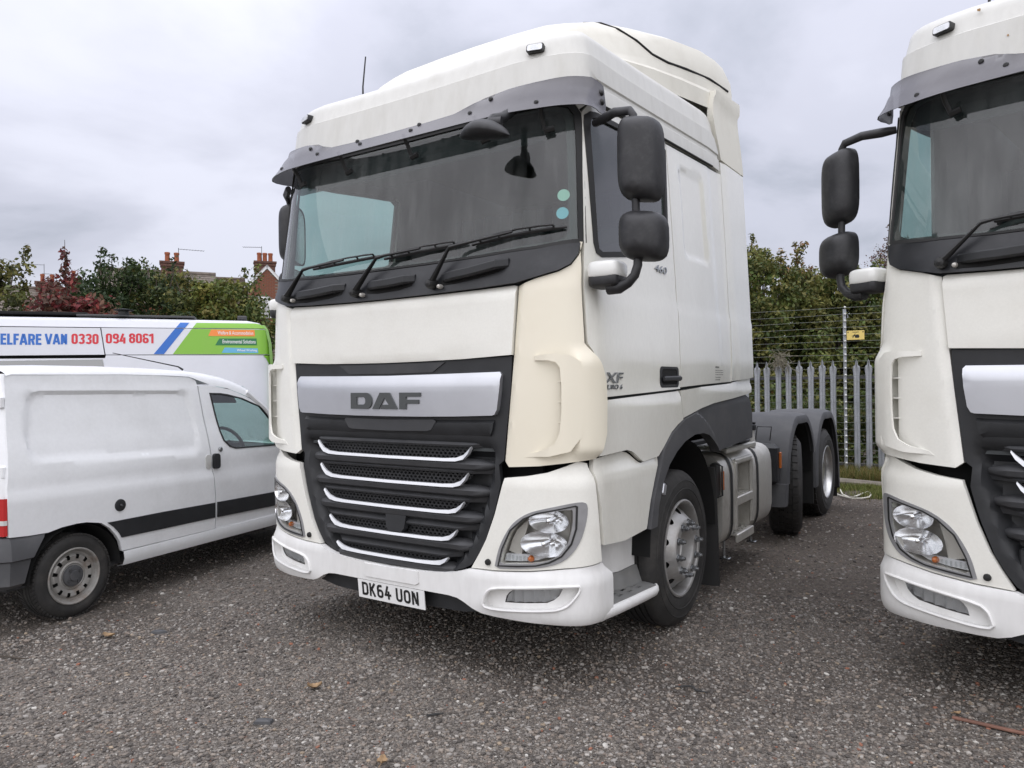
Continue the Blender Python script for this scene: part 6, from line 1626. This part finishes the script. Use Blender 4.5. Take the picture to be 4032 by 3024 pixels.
def tree(name, label, cat, base, h, rad, palette, weights=None, seed=1, clumps=120, per=90, size=.055, group=None, crown_lo=.15, trunk_r=.10, wisps=0, wisp_palette=None, lean=0.0, clump_r=.42, squash=1.0):
    rr = random.Random(seed); t = thing(name, label, cat, base, 0, group)
    b = MB(); tips = []
    top = Vector((lean * h, 0, h * .8))
    b.tube([(0, 0, -.1), (lean * h * .2, .03, h * .25), (lean * h * .5, -.03, h * .5), top], [trunk_r, trunk_r * .75, trunk_r * .5, trunk_r * .15], 8)
    cen = []; rds = []
    for k in range(clumps):
        # points in an uneven egg
        while True:
            x, y, z = rr.uniform(-1, 1), rr.uniform(-1, 1), rr.uniform(-1, 1)
            q = x * x + y * y + z * z
            if q < 1 and q > .18: break
        bumpy = 1 + .22 * math.sin(3.1 * math.atan2(y, x) + seed) + .15 * math.sin(5 * z + seed * 2)
        cz_ = h * (crown_lo + (1 - crown_lo) * (z * .5 + .5)); wz = 1.0 if z < .2 else 1 - .45 * (z - .2)
        c = (x * rad * bumpy * wz + lean * cz_, y * rad * bumpy * wz * squash, cz_)
        cen.append(c); rds.append(clump_r * rr.uniform(.6, 1.25))
        if k % 7 == 0: b.tube([(lean * cz_ * .5, 0, max(.1, c[2] * .55)), (c[0] * .5, c[1] * .5, c[2] * .8), c], [trunk_r * .3, trunk_r * .18, trunk_r * .06], 5)
    wc = []; wr = []
    for k in range(wisps):
        a = rr.uniform(0, 6.283); r0 = rad * rr.uniform(0, .75); h0 = h * rr.uniform(.78, .95); L_ = h * rr.uniform(.06, .15)
        p0 = (r0 * math.cos(a) + lean * h, r0 * math.sin(a) * squash, h0); p1 = (p0[0] + rr.uniform(-.2, .2), p0[1], h0 + L_ * .6); p2 = (p1[0] + rr.uniform(-.15, .15), p1[1], h0 + L_)
        b.tube([p0, p1, p2], [.016, .010, .005], 4)
        for q in range(7): f_ = q / 6; wc.append(tuple(p0[i] + (p2[i] - p0[i]) * f_ + rr.uniform(-.05, .05) for i in range(3))); wr.append(.10 + .08 * (1 - f_))
    b.build('trunk', 'bark', t)
    V, F, T = leaf_cloud(cen, rds, per, size, palette, weights, seed=seed)
    if wc:
        V2, F2, T2 = leaf_cloud(wc, wr, 14, size * .9, wisp_palette or palette, None, 1.0, seed + 50); F2 = F2 + len(V); V = np.concatenate([V, V2]); F = np.concatenate([F, F2]); T = np.concatenate([T, T2])
    np_mesh('crown', V, F, 'leafy', t, T)
    return t
GR = [(.080, .115, .028), (.105, .138, .034), (.145, .158, .042), (.17, .165, .046), (.055, .082, .022)]
OL = [(.115, .122, .034), (.15, .145, .042), (.18, .165, .050), (.092, .108, .032)]
YG = [(.12, .145, .028), (.16, .165, .034), (.085, .115, .026), (.19, .165, .045)]
RD = [(.17, .030, .034), (.12, .026, .030), (.21, .050, .042), (.10, .055, .04), (.13, .07, .045)]
DK = [(.034, .058, .022), (.048, .072, .026), (.064, .088, .030), (.026, .044, .016)]
AU = [(.26, .14, .06), (.24, .17, .07), (.15, .13, .05), (.12, .12, .04)]
gh = 'trees behind the palisade fence'
for q, (deg, D, h, rad, pal_, wsp, wp, lb) in enumerate((
    (-18.6, 19.5, 4.9, 1.5, [*GR, *OL], 0, None, 'dark green tree behind the fence half hidden by the lorry cab'),
    (-15.0, 19.0, 5.05, 1.35, [*GR, *OL], 8, [*AU, *OL], 'tree behind the fence with orange tinted shoots beside the cab'),
    (-12.2, 20.5, 4.55, 1.35, [*OL, *GR], 4, AU, 'olive green tree behind the fence between the two lorries'),
    (-9.6, 19.5, 4.4, 1.4, [*GR, *OL], 5, GR, 'dark green tree behind the yellow warning sign'),
    (-6.8, 20.5, 4.4, 1.5, [*GR, (.05, .06, .02)], 3, GR, 'dark green tree behind the fence beside the second lorry'))):
    tree('tree', lb, 'tree', polar(deg, D), h, rad, pal_, None, 11 + q, 270, 85, .055, gh, .02, .11, wsp, wp, clump_r=.36)
tree('red_berry_tree', 'sparse reddish tree rising behind the mirror of the second lorry', 'tree', polar(-6.6, 24), 5.6, .95, [(.16, .09, .07), (.12, .08, .06), (.11, .11, .05)], None, 31, 80, 22, .04, None, .35, .07, 16, [(.14, .07, .06), (.10, .07, .05)], clump_r=.42)
# undergrowth behind the pales
cen = []; rr = random.Random(5)
for k in range(520):
    s_ = rr.uniform(xa, xb); c = FA + fdir * s_ - fnor * rr.uniform(.25, 1.1); cen.append((c.x, c.y, rr.uniform(.05, 1.6) * rr.uniform(.6, 1)))
V, F, T = leaf_cloud(cen, [.26] * len(cen), 60, .045, [*GR, (.14, .13, .06), (.20, .19, .10), (.16, .09, .03), (.07, .09, .03)], [3, 3, 2, 2, 3, 1.0, .5, .7, 2], seed=77)
tag(np_mesh('undergrowth', V, F, 'leafy', None, T), kind='stuff')
# tuft of dead plant caught in the wires
b = MB(); rr = random.Random(8)
for k in range(70):
    p = [(rr.uniform(-.05, .05), 0, .02)]
    for q in range(4): p.append((p[-1][0] + rr.uniform(-.09, .09), rr.uniform(-.04, .04), p[-1][2] + rr.uniform(-.13, .08)))
    b.tube(p, .004, 3, False)
b.tube([(-.25, 0, -.12), (0, 0, .02), (.10, 0, .06), (.30, 0, .05)], .005, 4); b.tube([(.05, 0, .0), (.15, .0, -.14), (.32, 0, -.25)], .005, 4)
o = b.build('dead_plant', 'dead_plant'); c = polar(-13.65, 13.75, 2.0); o.location = c; tag(o, 'tangle of dead climbing plant caught in the electric fence wires', 'plant')
# grass verge
def blades(name, N, fn, hmin, hmax, pal_, seed):
    g = np.random.default_rng(seed); P = fn(g, N); h = g.uniform(hmin, hmax, N); a = g.uniform(0, 6.283, N); w = g.uniform(.003, .007, N)
    dx, dy = np.cos(a), np.sin(a); ln = g.uniform(.2, 1.0, N) * h
    z0 = P[:, 2]
    V = np.stack([np.stack([P[:, 0] - dy * w, P[:, 1] + dx * w, z0], 1), np.stack([P[:, 0] + dy * w, P[:, 1] - dx * w, z0], 1), np.stack([P[:, 0] + dx * ln, P[:, 1] + dy * ln, z0 + h], 1)], 1).reshape(-1, 3)
    T = np.asarray(pal_)[g.choice(len(pal_), N)] * g.uniform(.7, 1.3, (N, 1))
    return tag(np_mesh(name, V, np.arange(3 * N).reshape(N, 3), 'grassy', None, T), kind='stuff')
def verge(g, N):
    s_ = g.uniform(xa, xb, N); d = g.uniform(-.3, 1.0, N) ** 1.0
    keep = np.clip(d, -.3, 1.0); c = np.array(FA)[None] + np.array(fdir)[None] * s_[:, None] + np.array(fnor)[None] * keep[:, None]
    c[:, 2] = .0; return c
GP = [(.16, .15, .045), (.10, .12, .03), (.22, .18, .07), (.20, .13, .05), (.07, .10, .025)]
blades('verge_grass', 42000, verge, .05, .26, GP, 3)
def patchy(g, N):
    c0_ = np.array(polar(-9.2, 11.6)); k_ = g.integers(0, 14, N); cen_ = c0_ + np.stack([g.uniform(-1.4, .9, 14), g.uniform(-.5, 1.3, 14), np.zeros(14)], 1)
    return cen_[k_] + np.concatenate([g.normal(0, .14, (N, 2)), np.zeros((N, 1))], 1)
blades('weed_patches', 16000, patchy, .015, .10, [(.14, .16, .04), (.10, .13, .03), (.18, .17, .06)], 4)
# old timber and a coil of cord at the foot of the fence
b = MB(); b.rbox((-.1, 0, .05), (1.15, .17, .11), .04, ry=R(1.5)); o = b.build('timber_baulk', 'old_wood'); c = (polar(-10.4, 12.45) + polar(-7.0, 12.25)) / 2; o.location = c; d_ = polar(-7.0, 12.25) - polar(-10.4, 12.45); o.rotation_euler = (0, 0, math.atan2(d_.y, d_.x)); tag(o, 'old grey timber beam lying in the grass at the foot of the fence', 'timber')
b = MB(); pts_ = []
for deg, D in ((-10.2, 11.35), (-9.9, 11.15), (-9.5, 11.0), (-9.0, 10.85), (-8.4, 10.9), (-7.9, 11.05), (-7.75, 11.35), (-8.0, 11.6), (-8.3, 11.4), (-8.7, 11.1), (-9.2, 10.95), (-9.6, 11.2), (-9.7, 11.5), (-9.75, 11.7)):
    p = polar(deg, D, .03); pts_.append(p)
b.tube(pts_, .010, 6); tag(b.build('cord', 'cord_white'), 'pale cord lying in a loop on the ground beside the timber beam', 'cord')

# ---- left: shrubs in front of the houses
hb = 'shrubs behind the welfare van'
for q, (deg, D, h, rad, pal_, wsp, clumps, per, lb) in enumerate((
    (-69.0, 15.5, 4.0, 1.0, [*OL, (.10, .085, .035), (.05, .06, .02)], 10, 90, 60, 'sparse olive green tree at the left edge of the photograph'),
    (-65.2, 14.5, 3.5, .62, RD, 2, 90, 80, 'dark red shrub behind the roof of the welfare van'),
    (-63.6, 14.3, 3.25, .7, RD, 0, 90, 80, 'low dark red shrub left of the roof vent'),
    (-61.6, 14.2, 2.95, .6, RD, 2, 70, 70, 'dark red shrub directly behind the roof vent'),
    (-62.6, 17.5, 4.15, 1.2, DK, 9, 170, 75, 'dark green bush with loose top shoots behind the red shrubs'),
    (-60.3, 17.8, 4.3, 1.25, [*DK, *GR], 10, 170, 75, 'tall dark green bush below the left chimney'),
    (-58.0, 17.0, 4.05, 1.25, [*DK, *OL], 4, 170, 75, 'dark olive bush in front of the chimney'),
    (-56.2, 16.2, 3.75, 1.0, YG, 2, 160, 75, 'yellow green bush left of the lorry windscreen'),
    (-54.4, 17.0, 4.05, 1.0, [*OL, *GR], 3, 160, 75, 'brownish green bush in front of the tiled roof'),
    (-52.9, 16.5, 3.3, .8, GR, 2, 130, 70, 'green bush beside the brick house behind the cab corner'))):
    tree('shrub', lb, 'shrub', polar(deg, D), h, rad, pal_, None, 41 + q, clumps, per, .05, hb, .1, .05, wsp, None, clump_r=.30)
b = MB(); b.tube([(0, 0, 2.0), (.02, 0, 3.3), (.0, 0, 4.15)], [.02, .012, .004], 5)
t = thing('tall_shoot', 'single tall dark red shoot rising above the red shrub', 'shrub', polar(-65.0, 14.6))
b.build('stem', 'bark', t); V, F, T = leaf_cloud([(.01, 0, 3.1 + k * .085) for k in range(11)], [.085] * 11, 16, .05, RD, None, 1, 91); np_mesh('leaves', V, F, 'leafy', t, T)

# ================================================================== HOUSES
def chimney(par, x, y, z0, w, d, h, pots):
    ch = part('chimney', par, (x, y, z0))
    b = MB(); b.box((0, 0, h / 2), (w, d, h)); b.box((0, 0, h - .16), (w + .08, d + .08, .1)); b.box((0, 0, h - .03), (w + .14, d + .14, .1)); b.build('stack', 'brick_dark', ch)
    for k in range(pots):
        MB().lathe([(.11, 0), (.10, .35), (.12, .38), (.12, .46), (.09, .47)], ((k - (pots - 1) / 2) * (w / max(pots, 2)) * .85, 0, h), 'z', 14).build('chimney_pot', 'clay_pot', ch)
    return ch
def tv_aerial(par, x, y, z, L_, rot):
    b = MB(); b.tube([(x, y, z), (x, y, z + .75)], .014, 5); c, s_ = math.cos(rot), math.sin(rot)
    b.tube([(x, y, z + .7), (x + L_ * c, y + L_ * s_, z + .7)], .010, 4)
    for k in range(9): q = L_ * (.1 + .9 * k / 8); b.tube([(x + q * c - s_ * .16, y + q * s_ + c * .16, z + .7), (x + q * c + s_ * .16, y + q * s_ - c * .16, z + .7)], .006, 4)
    b.build('tv_aerial', 'dark_rail', par)
def tiled_roof(par, x0, x1, ye, ze, yr, zr, m):
    """front slope: overlapping courses from eave to ridge, then the back slope"""
    b = MB(); n_ = 14
    for k in range(n_):
        t0, t1 = k / n_, (k + 1) / n_
        y0, z0, y1, z1 = ye + (yr - ye) * t0, ze + (zr - ze) * t0, ye + (yr - ye) * t1, ze + (zr - ze) * t1
        b.add([(x0, y0, z0 + .05), (x1, y0, z0 + .05), (x1, y1, z1 + .012), (x0, y1, z1 + .012), (x0, y0, z0), (x1, y0, z0)], [(0, 1, 2, 3), (4, 5, 1, 0)])
    b.add([(x0, yr, zr), (x1, yr, zr), (x1, 2 * yr - ye, ze), (x0, 2 * yr - ye, ze)], [(0, 1, 2, 3)])
    b.tube([(x0, yr, zr + .04), (x1, yr, zr + .04)], .10, 8)
    return b.build('roof', m, par)
# terrace with a small front gable, seen over the bushes
ang = R(-54.5)
HO = polar(-52.1, 37.0)
house = thing('brick_house', 'red brick house with white bargeboards and tall clay chimney pots behind the lorry windscreen', 'house', HO, -R(-56) )
def wall_box(par, nm, c, d, m): b = MB(); b.box(c, d); return b.build(nm, m, par)
# local frame: +y away from the viewer, x to the right
gw = .86
gz_e, gz_a = 6.38, 7.42
b = MB(); b.add([(-gw, 0, 0), (gw * 2.6, 0, 0), (gw * 2.6, 0, 5.4), (gw, 0, gz_e - .1), (0, 0, gz_a - .08), (-gw, 0, gz_e - .1)], [(0, 1, 2, 3, 4, 5)])
b.add([(-gw, 0, 0), (-gw, 5, 0), (-gw, 5, gz_e - .1), (-gw, 0, gz_e - .1)], [(3, 2, 1, 0)]); b.build('gable_wall', 'mortar', house)
# bricks on the visible gable, one by one
bm_ = MB(); bm_.box((0, 0, 0), (.205, .03, .062)); bmesh_ = bm_.mesh('brick', 'brick_red')
cnt = 0; row = 0; z = 4.35
while z < gz_a - .15:
    x = -gw + .10 + (.11 if row % 2 else 0)
    lim = gw if z < gz_e - .12 else (gz_a - .12 - z) * .82
    while x < lim:
        inwin = 5.05 < z < 6.0 and -.66 < x < .14
        if x > -lim + .02 and not inwin and cnt < 300 and x < .45:
            o = bpy.data.objects.new('brick', bmesh_); col.objects.link(o); o.parent = house; o.location = (x, -.012, z); cnt += 1
        x += .225
    z += .0765; row += 1
for sx in (-1, 1):
    b = MB(); L0 = math.hypot(gw + .12, gz_a - gz_e); b.box((sx * (gw + .1) / 2, -.06, (gz_a + gz_e) / 2 - .02), (L0 + .1, .05, .13), ry=sx * math.atan2(gz_a - gz_e, gw + .1)); b.build('bargeboard', 'upvc', house)
b = MB(); b.add([(-gw - .18, -.12, gz_e - .08), (0, -.12, gz_a + .08), (0, 5, gz_a + .08), (-gw - .18, 5, gz_e - .08)], [(0, 1, 2, 3)]); b.add([(gw + .18, -.12, gz_e - .08), (0, -.12, gz_a + .08), (0, 5, gz_a + .08), (gw + .18, 5, gz_e - .08)], [(3, 2, 1, 0)]); b.build('gable_roof', 'roof_tile', house)
wnd = part('window', house, (-.26, -.02, 5.5))
b = MB(); arcp = [(.36 * math.cos(R(a)), .30 + .14 * math.sin(R(a))) for a in range(0, 181, 20)]
out_ = [(-.36, -.5), (.36, -.5)] + arcp
patch(b, out_, lambda x, z, o: (x, -o, z), .03, .3, .06, [[(-.28, -.42), (-.03, -.42), (-.03, -.02), (-.28, -.02)], [(.03, -.42), (.28, -.42), (.28, -.02), (.03, -.02)], [(-.28, .04), (.28, .04), (.26, .30), (0, .36), (-.26, .30)]]); b.build('window_frame', 'upvc', wnd)
b = MB(); b.box((0, .0, 0), (.7, .01, .9)); b.build('pane', 'house_glass', wnd)
b = MB(); b.box((0, -.05, -.54), (.84, .12, .08)); b.build('window_sill', 'upvc', wnd)
tiled_roof(house, -5.6, -gw - .02, .6, 5.6, 3.4, 7.15, 'roof_tile')
wall_box(house, 'front_wall', (-3.2, 1.2, 2.8), (4.7, .2, 5.6), 'brick_red')
chimney(house, .05, 2.2, 6.6, .95, .55, 1.35, 3)
tv_aerial(house, -.1, 2.2, 8.0, .9, 2.9)
terrace = thing('terraced_house', 'low tiled roof with a broad brick chimney and two clay pots behind the bushes', 'house', polar(-59.6, 37.5), R(59))
tiled_roof(terrace, -2.3, 2.6, -2.6, 5.2, 0, 6.95, 'slate_tile')
wall_box(terrace, 'front_wall', (0, -2.3, 2.6), (4.8, .2, 5.2), 'brick_red')
b = MB(); b.add([(-2.3, -2.6, 5.2), (-2.3, 2.6, 5.2), (-2.3, 0, 6.95)], [(0, 1, 2)]); b.build('gable_end', 'brick_dark', terrace)
chimney(terrace, .72, 0, 6.4, .92, .6, 1.05, 2); tv_aerial(terrace, 1.0, 0, 7.4, 1.1, .1)
far_h = thing('terraced_house', 'distant slate roof with two small chimneys behind the red shrub', 'house', polar(-65.6, 50), R(65))
tiled_roof(far_h, -4, 3.6, -3, 5.0, 0, 7.4, 'slate_tile'); wall_box(far_h, 'front_wall', (0, -2.7, 2.5), (7.4, .2, 5), 'upvc')
chimney(far_h, -.35, 0, 6.9, 1.1, .6, .9, 2); chimney(far_h, .95, 0, 6.9, .7, .6, 1.2, 1); tv_aerial(far_h, -.5, 0, 8.1, .9, 3.0); tv_aerial(far_h, .1, 0, 7.6, .7, 3.1)
b = MB(); b.box((-1.1, -2.82, 4.2), (.9, .05, 1.0)); b.build('window', 'house_glass', far_h)
# far-off hedge line closing the view behind the vehicles
cen = []; rr = random.Random(19)
for k in range(900):
    c = polar(rr.uniform(-80, 45), rr.uniform(31, 36)); cen.append((c.x, c.y, rr.uniform(.1, 3.2) * rr.uniform(.7, 1)))
V, F, T = leaf_cloud(cen, [.75] * len(cen), 42, .13, [*GR, *OL, *DK], None, .8, 123)
tag(np_mesh('far_hedge', V, F, 'leafy', None, T), kind='stuff')
